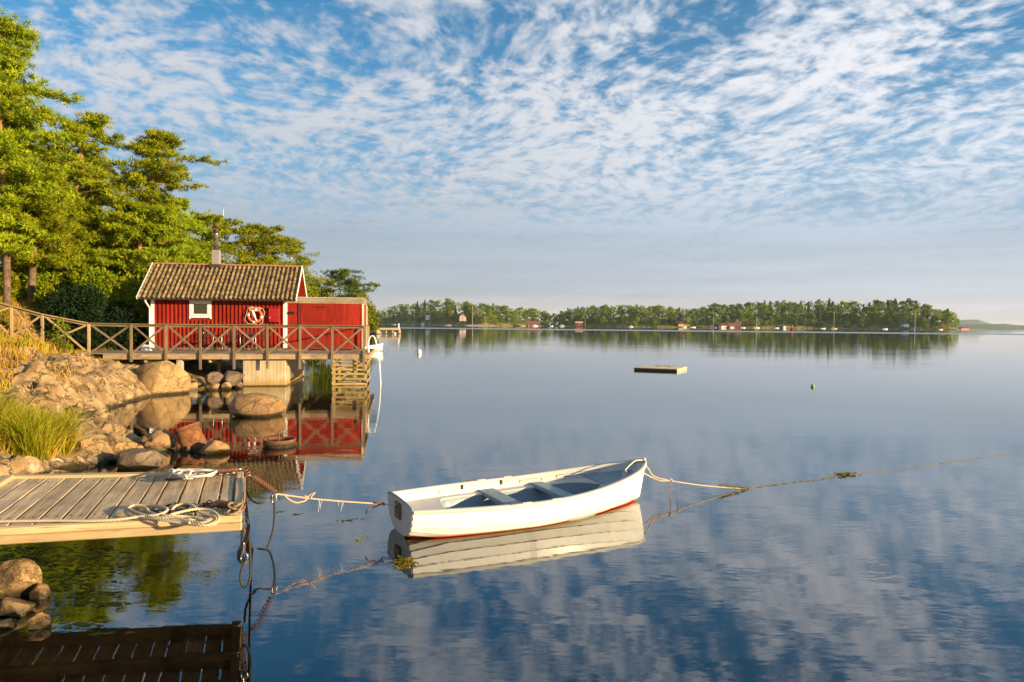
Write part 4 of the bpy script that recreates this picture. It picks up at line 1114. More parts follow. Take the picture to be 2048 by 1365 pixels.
# coil of cream rope near the front edge, with its long tail along the dock
def loops(pts, r=.011): return rope(MB(), pts, r)
mbr = MB(); zr = .03
tail = [D(-60, 1044, zr), D(40, 1042.5, zr), D(110, 1041.5, zr), D(180, 1042, zr), D(230, 1040, zr), D(285, 1033, zr + .01), D(320, 1029, zr + .02), D(335, 1020, zr + .03), D(322, 1014, zr + .02), D(300, 1012, zr), D(270, 1011, zr), D(256, 1018, zr), D(258, 1028, zr), D(275, 1035, zr)]
tail += [D(320, 1040, zr + .015), D(370, 1047, zr), D(405, 1051, zr), D(432, 1047, zr), D(437, 1034, zr), D(424, 1022, zr + .02), D(400, 1018, zr + .03), D(372, 1022, zr + .03), D(340, 1030, zr + .02)]
rope(mbr, tail, .0125)
rope(mbr, [D(340, 1026, .02), D(352, 1012, .05), D(372, 1007, .07), D(390, 1014, .06), D(402, 1026, .03), D(425, 1034, .02), D(428, 1040, .02), D(408, 1046, .02), D(385, 1044, .02), D(350, 1036, .035), D(300, 1036, .03), D(262, 1031, .03), D(250, 1022, .02), D(262, 1013, .02), D(290, 1016, .03), D(300, 1025, .03), D(330, 1032, .045), D(380, 1034, .03), D(415, 1044, .02)], .0125)
rope(mbr, [D(256, 1018, .04), D(275, 1026, .05), D(310, 1036, .04), D(345, 1042, .03), D(380, 1046, .045)], .0115)
world_thing('dock_rope_coil', 'looped cream rope on the dock front, its tail running left along the edge', 'rope', [('strand', mbr, M['rope'], True)])
mb = MB()
rope(mb, [D(300, 1022, .02), D(330, 1024, .03), D(365, 1020, .03), D(400, 1010, .03), D(420, 1008, .03), D(445, 1003, .05)], .014)
rope(mb, [D(310, 1026, .015), D(345, 1008, .03), D(370, 1012, .02), D(410, 1014, .02), D(440, 1012, .03)], .012)
world_thing('black_dock_rope', 'black rope lying under the cream rope loops on the dock front', 'rope', [('strand', mb, M['rope_black'], True)])
mb = MB(); zr = .035; rr = random.Random(5)
ctr = [(352, 947), (372, 944), (392, 943), (408, 946)]
seq = []
for k in range(34):
    a = k * 1.03; cx_ = 380 + 24 * math.cos(k * .53) ; rx = 24 + rr.uniform(-6, 8); ry = 6 + rr.uniform(-1.5, 2.5)
    seq.append(D(cx_ + rx * math.cos(a), 946 + ry * math.sin(a), zr + .0022 * k + rr.uniform(-.01, .014)))
rope(mb, seq, .013)
rope(mb, [D(346, 948, .03), D(338, 943, .06), D(344, 939, .09), D(348, 946, .07), D(340, 951, .03), D(352, 953, .02), D(366, 957, .02), D(385, 957, .02)], .013)
world_thing('white_rope_coil', 'heap of coiled white rope on the back edge of the dock', 'rope', [('strand', mb, M['rope_white'], True)])
mb = MB(); rope(mb, [D(332, 959, .012), D(352, 960, .012), D(375, 957, .014), D(395, 953, .02), D(420, 948, .03)], .014)
world_thing('dark_rope_end', 'short dark rope end lying beside the white rope heap', 'rope', [('strand', mb, M['rope_black'], True)])
# rubber snubber strips with pale eyes
for (x0, y0, x1, y1, lab) in ((418, 951.5, 464, 946.5, 'black rubber strip with pale eyelets beside the white rope heap'), (303, 1024, 392, 1022, 'black rubber strip with pale eyelets under the cream rope loops')):
    m1 = MB().beam(D(x0, y0, .02), D(x1, y1, .02), .055, .022); m2 = MB()
    for f in (.2, .5, .8): p = D(x0 + (x1 - x0) * f, y0 + (y1 - y0) * f, .032); m2.lathe([(.016, 0), (.013, .003)], p, 10)
    world_thing('rubber_strip', lab, 'rubber strip', [('strip', m1, M['rubber'], False), ('eyelet', m2, M['rope_white'], False)])

def spring(label, p, q, R=.028, turns=15, mat='rust_wire', sag=0):
    p, q = Vector(p), Vector(q); d = (q - p).normalized()
    m1 = coil(MB(), p + d * .05, q - d * .05, R, .0065, turns * .68, sag)
    m2 = MB().tube([p - d * .02, p + d * .04, q - d * .04, q + d * .02], .006, 6)
    u = d.orthogonal().normalized() * .02
    m3 = []
    for e in (p - d * .04, q + d * .04):
        m3.append(MB().tube([e + (d * math.cos(a) + u.normalized() * math.sin(a)) * .028 for a in np.linspace(0, 2 * math.pi, 11)[:-1]], .007, 6, closed=True))
    return world_thing('mooring_spring', label, 'spring', [('coil', m1, M[mat], True), ('core_rod', m2, M['steel'], True), *[('eye', x_, M['rust_wire'], True) for x_ in m3]], origin=tuple(p), group='rusty mooring springs on the dock corner')
spring('rusty mooring spring lying on the front right corner of the dock', D(424, 1007, .045), D(478, 1013, .05), .030, 16)
spring('thin dark mooring spring along the back right edge of the dock', D(424, 943, .05), D(483, 938.5, .05), .024, 20, 'rust_wire')
spA = P(500, 951, ZD); spB = PD(549, 984, 7.95)
spring('rusty mooring spring stretched over the water from the dock corner toward the boat rope', spA, PD(547, 983, 8.0), .030, 15)
hp = PD(489, 1046, 6.073)
spring('rusty mooring spring hanging upright down the outer corner of the dock', hp, hp + Vector((.0, -.02, -.30)), .028, 15)

# stern mooring line
knot = PD(553, 988, 7.95)
TS = Vector((-1.43, 8.46, .335))
mb = MB(); ln = [knot, knot.lerp(TS, .25) - Vector((0, 0, .018)), knot.lerp(TS, .5) - Vector((0, 0, .02)), knot.lerp(TS, .8) - Vector((0, 0, .012)), TS - Vector((.16, 0, 0))]
rope(mb, ln, .010)
# knots: small loops
def at(f, dx=0, dy=0, dz=0): return knot.lerp(TS, f) + Vector((dx, dy, dz - .015))
rope(mb, [at(.06, 0, 0, .02), at(.10, 0, -.02, -.03), at(.16, 0, -.03, -.06), at(.22, 0, -.02, -.04), at(.25, 0, 0, .0), at(.22, 0, .01, .02)], .009)
rope(mb, [at(.24), at(.28, 0, 0, .05), at(.31, 0, -.01, .075), at(.285, 0, -.02, .03), at(.27, 0, 0, -.01), at(.26, 0, .01, .015)], .009)
mb2 = MB(); rope(mb2, [at(.86, 0, 0, -.0), at(.82, 0, -.02, -.03), at(.76, 0, -.03, -.06), at(.74, 0, -.03, -.12)], .008)
rope(mb2, [at(.80, 0, 0, .01), at(.84, 0, -.015, .02), at(.88, 0, .0, .015), at(.9, 0, 0, .01)], .013)
mb3 = MB(); rr = random.Random(8)
for f, ln_ in ((.34, .16), (.345, .12), (.36, .08), (.50, .06), (.53, .13), (.54, .07)):
    p = at(f); mb3.tube([p, p + Vector((.006, 0, -ln_ * .4)), p + Vector((rr.uniform(-.015, .015), 0, -ln_))], .0018, 3)
world_thing('stern_mooring_rope', 'faded orange mooring rope running from the dock corner to the boat transom', 'rope', [('line', mb, M['rope_orange'], True), ('tail', mb2, M['rust_wire'], True), ('frayed_threads', mb3, M['rope_white'], False)], origin=tuple(knot))
mb = MB(); p0 = TS - Vector((.17, 0, 0)); nl = 6
for k in range(nl):
    c = p0.lerp(TS + Vector((.02, 0, 0)), (k + .5) / nl); u = Vector((0, 1, .2)) if k % 2 else Vector((0, -.2, 1)); u.normalize()
    d = (TS - p0).normalized()
    mb.tube([c + d * math.cos(a) * .021 + u * math.sin(a) * .011 for a in np.linspace(0, 6.283, 11)[:-1]], .0035, 5, closed=True)
world_thing('stern_chain', 'short galvanised chain linking the orange rope to the boat transom', 'chain', [('links', mb, M['steel'], True)])
# shackle and hanging black line
mb = MB(); kk = knot + Vector((-.02, -.02, -.03)); mb.tube(catmull([kk + Vector((-.02, 0, .02)), kk + Vector((-.025, 0, -.05)), kk + Vector((0, 0, -.085)), kk + Vector((.025, 0, -.05)), kk + Vector((.02, 0, .02))], 5), .008, 7)
mb.tube([kk + Vector((-.035, 0, .02)), kk + Vector((.035, 0, .02))], .008, 7)
world_thing('shackle', 'steel thimble hanging where the spring meets the orange rope', 'shackle', [('bow', mb, M['steel'], True)])
mb = MB(); w1 = P(531, 1099, .0); w0 = P(505, 1097, .0)
cr_ = PD(488, 1000, 6.142)
rope(mb, [kk + Vector((0, 0, -.07)), PD(549, 1030, 7.9), PD(546, 1060, 7.87), PD(539, 1085, 7.82), w1 + Vector((0, 0, .005)), (w0 + w1) / 2, w0, PD(500, 1085, 7.0), PD(497, 1060, 6.142), PD(494, 1030, 6.099), PD(490, 985, 6.9)], .0125)
rope(mb, [PD(494, 1030, 6.073), PD(498, 1070, 6.056), PD(500, 1105, 6.022), PD(501, 1140, 5.997), PD(498, 1165, 5.971), PD(489, 1176, 5.962), PD(482, 1166, 5.971), PD(482, 1145, 5.988), PD(490, 1120, 6.014), PD(496, 1098, 6.039), PD(495, 1060, 6.073)], .0115)
world_thing('black_mooring_line', 'black line hanging from the thimble to the water and back to the dock', 'rope', [('line', mb, M['rope_black'], True)])
mb = MB()
def strap(mb, pts, w_=.035, th=.004):
    pts = catmull(pts, 6)
    for a, b in zip(pts, pts[1:]):
        if (b - a).length > .004: mb.beam(a, b, w_, th, up=(.3, 1, .2))
strap(mb, [PD(489, 950, 7.78), PD(491, 975, 7.78), PD(500, 997, 7.8), PD(516, 1007, 7.85), PD(533, 1002, 7.9), PD(548, 992, 7.96)], .03)
world_thing('webbing_strap', 'black webbing strap slung from the dock edge to the thimble', 'strap', [('strap', mb, M['rubber'], False)])
mb = MB(); strap(mb, [PD(491, 1006, 6.099), PD(495, 1040, 6.039), PD(497, 1055, 6.014), PD(490, 1085, 5.971), PD(480, 1100, 5.954), PD(478, 1120, 5.954), PD(484, 1124, 5.954), PD(490, 1117, 5.954)], .04)
world_thing('hanging_strap', 'worn black strap hanging down the dock corner beside the upright spring', 'strap', [('strap', mb, M['rubber'], False)])
mb = MB(); hk = PD(488, 1112, 5.962); mb.tube(catmull([hk + Vector((0, 0, .12)), hk + Vector((-.01, 0, .03)), hk + Vector((-.03, 0, 0)), hk + Vector((-.02, 0, -.04)), hk + Vector((.02, 0, -.04)), hk + Vector((.03, 0, .0)), hk + Vector((.015, 0, .02))], 5), .008, 7)
world_thing('snap_hook', 'steel snap hook hanging at the foot of the upright spring', 'hook', [('hook', mb, M['steel'], True)])
# bunched line on the corner
mb = MB()
for k in range(3):
    c = D(476 - k * 3, 1016 + k * 2, .03); pts = [c + Vector((.05 * math.cos(a) + rr.uniform(-.01, .01), .035 * math.sin(a), .02 * math.sin(a * 2 + k) + .02 * k)) for a in np.linspace(0, 6.28, 8)[:-1]]
    rope(mb, pts, .010, closed=True)
rope(mb, [D(470, 1018, .03), D(458, 1022, .02), D(455, 1028, .02), D(470, 1028, .02), D(480, 1020, .03), D(487, 1008, .02), D(489, 985, .01), D(489, 955, .02)], .010)
world_thing('corner_lashing', 'knotted weathered lashing round the front right corner of the dock', 'rope', [('lashing', mb, M['rope_old'], True)])

# ================================================================== ROWING BOAT
def rowing_boat(label, T, B, half_t, half_m, zs_t, zs_b, detail=True, cat='boat', name='rowing_boat', zsm=None, lean=.10):
    T, B = Vector((*T, 0)), Vector((*B, 0)); ax = (B - T); Lh = ax.length; ax.normalize(); ang = math.atan2(ax.y, ax.x)
    t = thing(name, label, cat, tuple(T), ang)
    NS, LAP = 40, 7
    zsm = zsm if zsm is not None else min(zs_t, zs_b) * .92
    def sheer(s): return zs_t + (zsm - zs_t) * math.sin(min(s / .42, 1) * math.pi / 2) if s < .42 else zsm + (zs_b - zsm) * ((s - .42) / .58) ** 2.0
    def beam_(s):
        if s < .42: return half_t + (half_m - half_t) * math.sin(s / .42 * math.pi / 2)
        q = (s - .42) / .58; return max(half_m * (1 - q ** 2.3) ** .72 if q < 1 else 0, 0) + .012
    def keel(s):
        k = -.10 - .04 * math.sin(math.pi * s)
        if s < .12: k += (1 - s / .12) * .085
        if s > .86: k += ((s - .86) / .14) ** 2.2 * .18
        return k
    def rake(s, zf):  # stem rakes forward with height
        return (lean * zf if s > .9 else lean * zf * max(0, (s - .5) / .4) ** 2)
    full = lambda s: 2.25 - 1.1 * max(0, (s - .45) / .55) ** 1.2
    def prof(s, u):
        """u 0 keel .. 1 sheer -> half breadth fraction, height fraction"""
        p = full(s); a = u * math.pi / 2
        y = math.sin(a) ** (2.0 / p); z = 1 - math.cos(a) ** (2.0 / max(p, 1.25))
        y = y * (1 + .0 * s); return y, z
    S_ = [i / NS for i in range(NS + 1)]
    def ring(s, inset=0.0, lap=True, side=1):
        b, zs, zk = beam_(s), sheer(s), keel(s); pts = []
        us_ = [0] + [((k + 1) / LAP) for k in range(LAP)]
        for k in range(LAP):
            for e in (0, 1):
                u = us_[k] if e == 0 else us_[k + 1]
                y, z = prof(s, u); yy = y * b; z_ = zk + (zs - zk) * z
                off = (.016 if (e == 0 and k > 0) else 0) if lap else 0
                yy = max(yy + off - inset, 0.004 if s > .98 else 0)
                pts.append((s * Lh + rake(s, z), side * yy, z_ + (inset if k == 0 and e == 0 else 0)))
        return pts
    mb = MB(); k = LAP * 2
    for side in (-1, 1):
        V = [p for s in S_ for p in ring(s, side=side)]; F = []; mi = []
        for i in range(NS):
            for j in range(k - 1):
                q = (i * k + j, (i + 1) * k + j, (i + 1) * k + j + 1, i * k + j + 1)
                if side > 0: q = q[::-1]
                zc_ = sum(V[x][2] for x in q) / 4; line = .045 + .0 * i
                F.append(q); mi.append(1 if zc_ < .028 else 0)
        base = mb.n; mb.add(V, F); mb.mi[-len(F):] = mi
    mb.mi = [0] * len(mb.mi); hull = part('hull', mb, M['hull'], t, False, wspace=False)
    part('keel', MB().tube([(s * Lh + rake(s, 0) + (.0), 0, keel(s) - .01) for s in S_[::2]] + [(Lh + lean * f + .004, 0, keel(1) + (sheer(1) - keel(1)) * f) for f in (.3, .6, .9, 1.03)], .016, 6), M['hull'], t, True, wspace=False)
    # transom
    mb = MB(); r0 = ring(0, lap=False); ptsR = [(0, p[1], p[2]) for p in r0[::2]] + [(0, r0[-1][1], r0[-1][2])]
    outl = [(0.0, -y, z) for _, y, z in ptsR][::-1] + ptsR[1:]
    zc0 = zs_t
    crown = [(0, half_t * math.cos(a) , zc0 + .035 * math.sin(a)) for a in np.linspace(0, math.pi, 9)][1:-1]
    poly = outl + crown; n = len(poly)
    V = [(-.012, y, z) for _, y, z in poly] + [(.02, y, z) for _, y, z in poly]
    mi_ = 0
    mb.add(V, [tuple(range(n)), tuple(range(n, 2 * n))[::-1]] + [(i, n + i, n + (i + 1) % n, (i + 1) % n) for i in range(n)])
    tr = part('transom', mb, M['gel_inner'], t, wspace=False)
    part('transom_trim', MB().tube([(-.004, half_t + .004, zc0 - .01)] + [(-.004, y * 1.005, z + .006) for _, y, z in crown] + [(-.004, -half_t - .004, zc0 - .01)], .014, 6), M['trim'], tr, True, wspace=False)
    # gunwale: a rounded rail with an inner flange
    for side in (-1, 1):
        mb = MB(); V = []; prof_ = [(.018, -.035), (.026, -.02), (.024, .0), (.008, .012), (-.03, .012), (-.05, .006), (-.052, -.012)]
        for s in S_:
            b, zs = beam_(s), sheer(s)
            for (dy, dz) in prof_: V.append((s * Lh + rake(s, 1.0) + (0.01 if s == 1 else 0), side * max(b + dy, .003 if dy < 0 else dy * .6), zs + dz))
        kk_ = len(prof_); F = []
        for i in range(NS):
            for j in range(kk_ - 1):
                q = (i * kk_ + j, (i + 1) * kk_ + j, (i + 1) * kk_ + j + 1, i * kk_ + j + 1); F.append(q if side < 0 else q[::-1])
        mb.add(V, F); part('gunwale', mb, M['gel_inner'], t, True, wspace=False)
    # inner skin, from the gunwale down to the side bench
    zb = lambda s: sheer(s) - .135 - .0 * s
    zf = lambda s: keel(s) + .085
    def inb(s, z):
        """inner half breadth at height z"""
        zs, zk, b = sheer(s), keel(s), beam_(s); f = min(max((z - zk) / (zs - zk), 0), 1)
        lo, hi = 0.0, 1.0
        for _ in range(22):
            m = (lo + hi) / 2
            if prof(s, m)[1] < f: lo = m
            else: hi = m
        return max(prof(s, lo)[0] * b - .03, 0.002)
    Si = [.01 + .965 * i / 36 for i in range(37)]
    for side in (-1, 1):
        mb = MB(); V = []; lv = 7
        for s in Si:
            for j in range(lv + 1):
                z = (sheer(s) - .01) + (zb(s) - sheer(s) + .01) * j / lv
                V.append((s * Lh + rake(s, .8), side * inb(s, z), z))
        kk_ = lv + 1; F = []
        for i in range(len(Si) - 1):
            for j in range(lv):
                q = (i * kk_ + j, (i + 1) * kk_ + j, (i + 1) * kk_ + j + 1, i * kk_ + j + 1); F.append(q if side < 0 else q[::-1])
        mb.add(V, F); part('side_lining', mb, M['gel_inner'], t, True, wspace=False)
    # bench shelf round a well
    s0, s1 = .16, .80
    def well(s):
        if s <= s0 or s >= s1: return 0.0
        f = min((s - s0) / .05, (s1 - s) / .10, 1.0); f = 1 - (1 - f) ** 2.4 if f < 1 else 1
        return max(min(inb(s, zb(s)) - .13, .50), 0) * (f if s < .5 else (f ** .8))
    Sw = sorted(set([round(x, 4) for x in Si] + [s0, s0 + .004, s0 + .012, s0 + .025, s1, s1 - .004, s1 - .012, s1 - .03]))
    mb = MB(); mw = MB()
    for side in (-1, 1):
        V = []; W = []
        for s in Sw:
            o, i_ = inb(s, zb(s)), well(s); x = s * Lh + rake(s, .6)
            V += [(x, side * o, zb(s)), (x, side * (i_ + .018 if i_ else 0), zb(s)), (x, side * (i_ if i_ else 0), zb(s) - .018)]
            W += [(x, side * i_, zb(s) - .018), (x, side * max(min(i_, inb(s, zb(s) - .08)), 0), zb(s) - .08), (x, side * max(min(i_ * .95, inb(s, zf(s)) - .0), 0), zf(s))]
        F = []
        for i in range(len(Sw) - 1):
            for j in range(2):
                q = (i * 3 + j, (i + 1) * 3 + j, (i + 1) * 3 + j + 1, i * 3 + j + 1); F.append(q if side < 0 else q[::-1])
        mb.add(V, F); mw.add(W, F)
        # floor half
    part('side_bench', mb, M['gel_inner'], t, False, wspace=False)
    part('well_lining', mw, M['gel_grey'], t, True, wspace=False)
    nb_ = 7
    for j in range(nb_):
        f0 = -1 + 2 * j / nb_; f1 = -1 + 2 * (j + 1) / nb_
        V = []; ss = [s0 + .02 + (s1 - s0 - .05) * i / 20 for i in range(21)]
        for s in ss:
            w_ = max(well(s) * .96, .02); x = s * Lh
            for f in (f0, f1): V.append((x, f * w_ + (.004 if f == f0 else -.004), zf(s) + .012 + .05 * f * f))
        V2 = [(x, y, z - .012) for x, y, z in V]; n = len(V)
        F = [(2 * i, 2 * i + 2, 2 * i + 3, 2 * i + 1) for i in range(20)][::1]
        F += [(2 * i, n + 2 * i, n + 2 * i + 2, 2 * i + 2) for i in range(20)] + [(2 * i + 1, 2 * i + 3, n + 2 * i + 3, n + 2 * i + 1) for i in range(20)]
        part('floor_board', MB().add(V + V2, F), M['gel_grey'], t, wspace=False)
    for s, w_ in ((.40, .24), (.62, .20)):
        hb = inb(s, zb(s)) - .02; mbt = MB(); V = []
        nn = 12
        for i in range(nn + 1):
            y = -hb + 2 * hb * i / nn; z = zb(s) + .022 + .0 * y
            for (dx_, dz) in ((-w_ / 2, -.05), (-w_ / 2, -.006), (-w_ / 2 + .012, .004), (w_ / 2 - .012, .004), (w_ / 2, -.006), (w_ / 2, -.05)): V.append((s * Lh + dx_, y, z + dz))
        F = [(i * 6 + j, i * 6 + j + 1, (i + 1) * 6 + j + 1, (i + 1) * 6 + j) for i in range(nn) for j in range(5)] + [(j + 0, nn * 0 + j, 0, 0) for j in ()]
        F += [tuple(range(6))[::-1], tuple(nn * 6 + j for j in range(6)), ]
        mbt.add(V, F); part('thwart', mbt, M['gel_grey'], t, wspace=False)
    # bow seat
    V = []; sb = [.80, .84, .88, .92, .955]
    for s in sb: o = inb(s, zb(s)); V += [(s * Lh + rake(s, .7), -o, zb(s) + .02), (s * Lh + rake(s, .7), o, zb(s) + .02)]
    V2 = [(x, y, z - .03) for x, y, z in V[:2]]
    part('bow_seat', MB().add(V + V2, [(2 * i, 2 * i + 2, 2 * i + 3, 2 * i + 1)[::-1] for i in range(4)] + [(0, 1, 11, 10)]), M['gel_grey'], t, wspace=False)
    if detail:
        zc_ = .30
        part('outboard_pad', MB().bbox((-.026, .02, .275), (.025, .20, .20), .012), M['pad'], tr, wspace=False)
        part('towing_eye', MB().tube([(-.045 + .02 * math.cos(a), .03 + .0, .335 + .02 * math.sin(a)) for a in np.linspace(0, 6.28, 11)[:-1]], .005, 5, closed=True), M['steel'], tr, True, wspace=False)
        for side in (-1, 1):
            for s in (.30, .47):
                part('oarlock_socket', MB().bbox((s * Lh, side * (inb(s, sheer(s) - .05) - .002), sheer(s) - .05), (.035, .03, .07), .008), M['rubber'], t, wspace=False)
            for s in (.34, .50, .385):
                part('rowlock_plate', MB().bbox((s * Lh, side * (beam_(s) - .008), sheer(s) + .014), (.13, .035, .012), .004), M['pad' if s == .34 else 'gel_inner'], t, wspace=False)
        part('stem_cap', MB().lathe([(.03, -.03), (.028, .02), (.018, .035)], (Lh + lean - .01, 0, sheer(1) + .005), 8), M['gel_inner'], t, True, wspace=False)
        mbx = MB()
        for side in (-1, 1):
            for (sa, sb_) in ((.20, .27), (.55, .64), (.70, .86)):
                pts = [(s * Lh + rake(s, .8), side * (inb(s, sheer(s) - .075) - .004), sheer(s) - .06) for s in np.linspace(sa, sb_, 6)]
                pts += [(s * Lh + rake(s, .8), side * (inb(s, sheer(s) - .1) - .004), sheer(s) - .10) for s in np.linspace(sb_, sa, 6)]
                mbx.tube(pts, .005, 4, closed=True)
        part('lining_moulding', mbx, M['gel_grey'], t, True, wspace=False)
    return t, sheer, beam_, Lh, ang
bt, bsheer, bbeam, bL, bang = rowing_boat('white rowing boat with grey interior moored in the foreground by the dock', (-1.37, 8.415), (1.90, 10.07), .50, .70, .385, .585, zsm=.365)
def BW(s, y, z):
    return WM[bt.name] @ Vector((s * bL, y, z))
mb = MB(); rr = random.Random(3)
stem = BW(1.02, 0, .56)
rope(mb, [BW(.90, -.16, .46) + Vector((rr.uniform(-.03, .03), rr.uniform(-.05, .05), .05 * math.sin(k))) for k in range(9)] + [BW(.97, -.04, .60), stem + Vector((0, 0, .03))], .009)
rope(mb, [BW(.72, -.44, .36), BW(.74, -.40, .40), BW(.80, -.34, .40), BW(.86, -.27, .43), BW(.90, -.18, .47)], .008)
world_thing('bow_painter', 'white painter rope bundled inside the boat bow', 'rope', [('line', mb, M['rope_white'], True)])
mb = MB(); k1 = Vector((2.41, 10.27, .25)); w_in = P(1492, 978, 0)
rope(mb, [stem + Vector((-.02, 0, .02)), stem + Vector((.08, .0, -.10)), Vector((2.15, 10.2, .33)), k1, k1.lerp(w_in, .35) - Vector((0, 0, .02)), k1.lerp(w_in, .7) - Vector((0, 0, .015)), w_in + Vector((0, 0, .004))], .011)
rope(mb, [BW(1.01, -.0, .42), Vector((2.12, 10.2, .31)), Vector((2.25, 10.22, .26)), k1], .012)
rope(mb, [k1 + Vector((-.03, 0, .02)), k1 + Vector((.0, -.02, .03)), k1 + Vector((.03, 0, 0)), k1 + Vector((0, .02, -.02)), k1 + Vector((-.03, 0, .01))], .011)
mb2 = MB()
for dx_, l in ((.0, .25), (.105, .22)):
    p = k1 + Vector((dx_, -.01, -.01)); rope(mb2, [p, p + Vector((.01, 0, -l * .5)), p + Vector((-.003, 0, -l))], .005)
mb3 = []; q = [w_in + Vector((0, 0, .0))]
for (px, py) in ((1544, 971), (1590, 965), (1647, 958.5), (1697, 949), (1750, 943), (1792, 938.7), (1854, 931), (1900, 925), (1966, 916), (2048, 903.5), (2120, 895)): q.append(P(px, py, 0))
path = resample(catmull(q, 6), .04); seg = []; rr = random.Random(6)
run = []
for i, p in enumerate(path):
    d = math.sin(i * .045) + .6 * math.sin(i * .13 + 1) + (0.9 if i < 60 else 0)
    if d > -1.25: run.append(p + Vector((0, rr.uniform(-.006, .006), -.004 + rr.uniform(0, .004))))
    else:
        if len(run) > 2: mb3.append(MB().tube(run, .011, 5))
        run = []
if len(run) > 2: mb3.append(MB().tube(run, .011, 5))
world_thing('bow_mooring_rope', 'pale rope from the boat bow sinking into the water and floating away to the right', 'rope', [('line', mb, M['rope'], True), ('dangling_line', mb2, M['rope_old'], True), *[('floating_line', x_, M['rope_wet'], True) for x_ in mb3]], origin=tuple(k1))

def weed_clump(name, label, pts, n, spread, h, seed, cat='water weed', mat='weed', ln=.05):
    r = np.random.RandomState(seed); V = []; F = []
    for i in range(n):
        c = np.array(pts[r.randint(len(pts))]) + np.array([r.normal() * spread[0], r.normal() * spread[1], abs(r.normal()) * h + .002])
        a = r.uniform(0, 6.28); l = ln * r.uniform(.5, 1.5); d = np.array([math.cos(a), math.sin(a), r.uniform(-.3, .4)]) * l; s = np.array([-math.sin(a), math.cos(a), r.uniform(-.3, .3)]) * l * .22
        k = len(V); V += [c - d / 2, c + s, c + d / 2, c - s]; F.append((k, k + 1, k + 2, k + 3))
    V = np.array(V); V[:, 2] = np.maximum(V[:, 2], .0015); o = V.mean(0); o[2] = 0
    return thing(name, label, cat, tuple(o), mesh=np_mesh(name, V - o, F, M[mat]))
wp = [k1.lerp(w_in, f) for f in np.linspace(.66, .98, 9)] + [w_in]
weed_clump('rope_weed', 'yellow green weed hanging on the bow rope where it meets the water', wp, 330, (.035, .03), .016, 1, ln=.035)
weed_clump('rope_weed', 'dark green weed trailing along the floating rope right of the bow', [path[i] for i in range(5, 60)], 150, (.015, .015), .003, 2, ln=.04)
weed_clump('weed_clump', 'yellow brown weed clump floating on the rope far right of the boat', [P(1690, 950, 0), P(1703, 951, 0), P(1684, 950.5, 0)], 170, (.07, .04), .02, 3, ln=.06)
weed_clump('weed_clump', 'yellow green weed clump on the water just behind the boat stern', [P(795, 1125, 0), P(812, 1120, 0), P(805, 1135, 0), P(822, 1128, 0)], 260, (.035, .04), .006, 4, ln=.04)
weed_clump('weed_strand', 'thin weed strands floating between the dock and the boat', [P(590, 1030, 0), P(560, 1024, 0), P(690, 1042, 0), P(704, 1040, 0), P(740, 1075, 0), P(720, 1082, 0)], 60, (.05, .03), .0, 5, ln=.05)

# ================================================================== ON THE WATER
# swim raft
rc = [P(1264.7, 739.6), P(1344.8, 743.5), P(1380, 739.6), P(1298, 737.2)]
o = sum(rc, Vector()) / 4
raft = thing('swim_raft', 'low square wooden swimming raft floating in the open bay', 'raft', tuple(o))
u_ = ((rc[1] - rc[0]) + (rc[2] - rc[3])).normalized(); v_ = Vector((-u_.y, u_.x, 0)); hw = 1.22; zr = .135
def RF(a, b, z): return o + u_ * a + v_ * b + Vector((0, 0, z))
for b in (-hw, hw): part('side_beam', MB().beam(RF(-hw, b, .045), RF(hw, b, .045), .06, .15), M['bark_low'], raft)  # dark material puts the shade of the raft's left face into its colour
for a in (-hw, hw): part('end_beam', MB().beam(RF(a, -hw + .04, .045), RF(a, hw - .04, .045), .06, .15), M['pale_board'], raft)
for i in range(14):
    a = -hw + .06 + i * (2 * hw - .12) / 13; part('plank', MB().beam(RF(a, -hw + .02, zr), RF(a, hw - .02, zr), .16, .03), M['pale_board'], raft)
rr = random.Random(9); mb = MB()
for k in range(14):
    a, b = (rr.uniform(-.5, .7), rr.uniform(.6, 1.1)); mb.lathe([(.035, 0), (.04, .03), (.01, .055)], RF(a, b, zr + .014), 6)
part('droppings', mb, M['weed'], raft)
# buoys
def buoy(name, label, px, py, r, mat, stretch=1.0, ring=True, rod=0):
    p = P(px, py); t = thing(name, label, 'buoy', tuple(p))
    pr = [(r * math.sin(a), r * stretch * (-math.cos(a)) + r * stretch * .5) for a in np.linspace(.05, math.pi - .05, 12)]
    part('float_body', MB().lathe(pr, (0, 0, 0), 16), M[mat], t, True, wspace=False)
    if ring: part('lifting_ring', MB().tube([(0, r * .22 * math.cos(a), r * stretch * 1.6 + r * .25 * math.sin(a)) for a in np.linspace(0, 6.28, 11)[:-1]], r * .07, 5, closed=True), M['steel'], t, True, wspace=False)
    if rod: part('rod', MB().tube([(0, 0, r), (0, 0, r + rod)], .012, 6), M['rust_wire'], t, wspace=False)
    return p
p = buoy('mooring_buoy', 'white oval mooring buoy floating between the shed and the raft', 838.5, 707.5, .19, 'white', 1.3)
world_thing('buoy_line', 'thin dark line slanting from the white mooring buoy into the water', 'rope', [('line', MB().tube([p + Vector((-.12, 0, .36)), p + Vector((-.3, 0, .18)), p + Vector((-.48, 0, -.02))], .008, 5), M['rope_black'], True)])
buoy('small_buoy', 'small round green yellow buoy floating right of the raft', 1625.5, 774.5, .08, 'buoy_green')
p = P(1445, 704); world_thing('marker_stick', 'thin dark stick standing out of the open water beyond the raft', 'stick', [('stick', MB().tube([p - Vector((0, 0, .3)), p + Vector((.02, 0, .30))], .025, 6), M['rope_black'], True)])
p = P(1584, 659.5)
p = PD(1584, 659, 430); t = thing('channel_buoy', 'red and yellow channel buoy off the far shore', 'buoy', (p.x, p.y, 0))
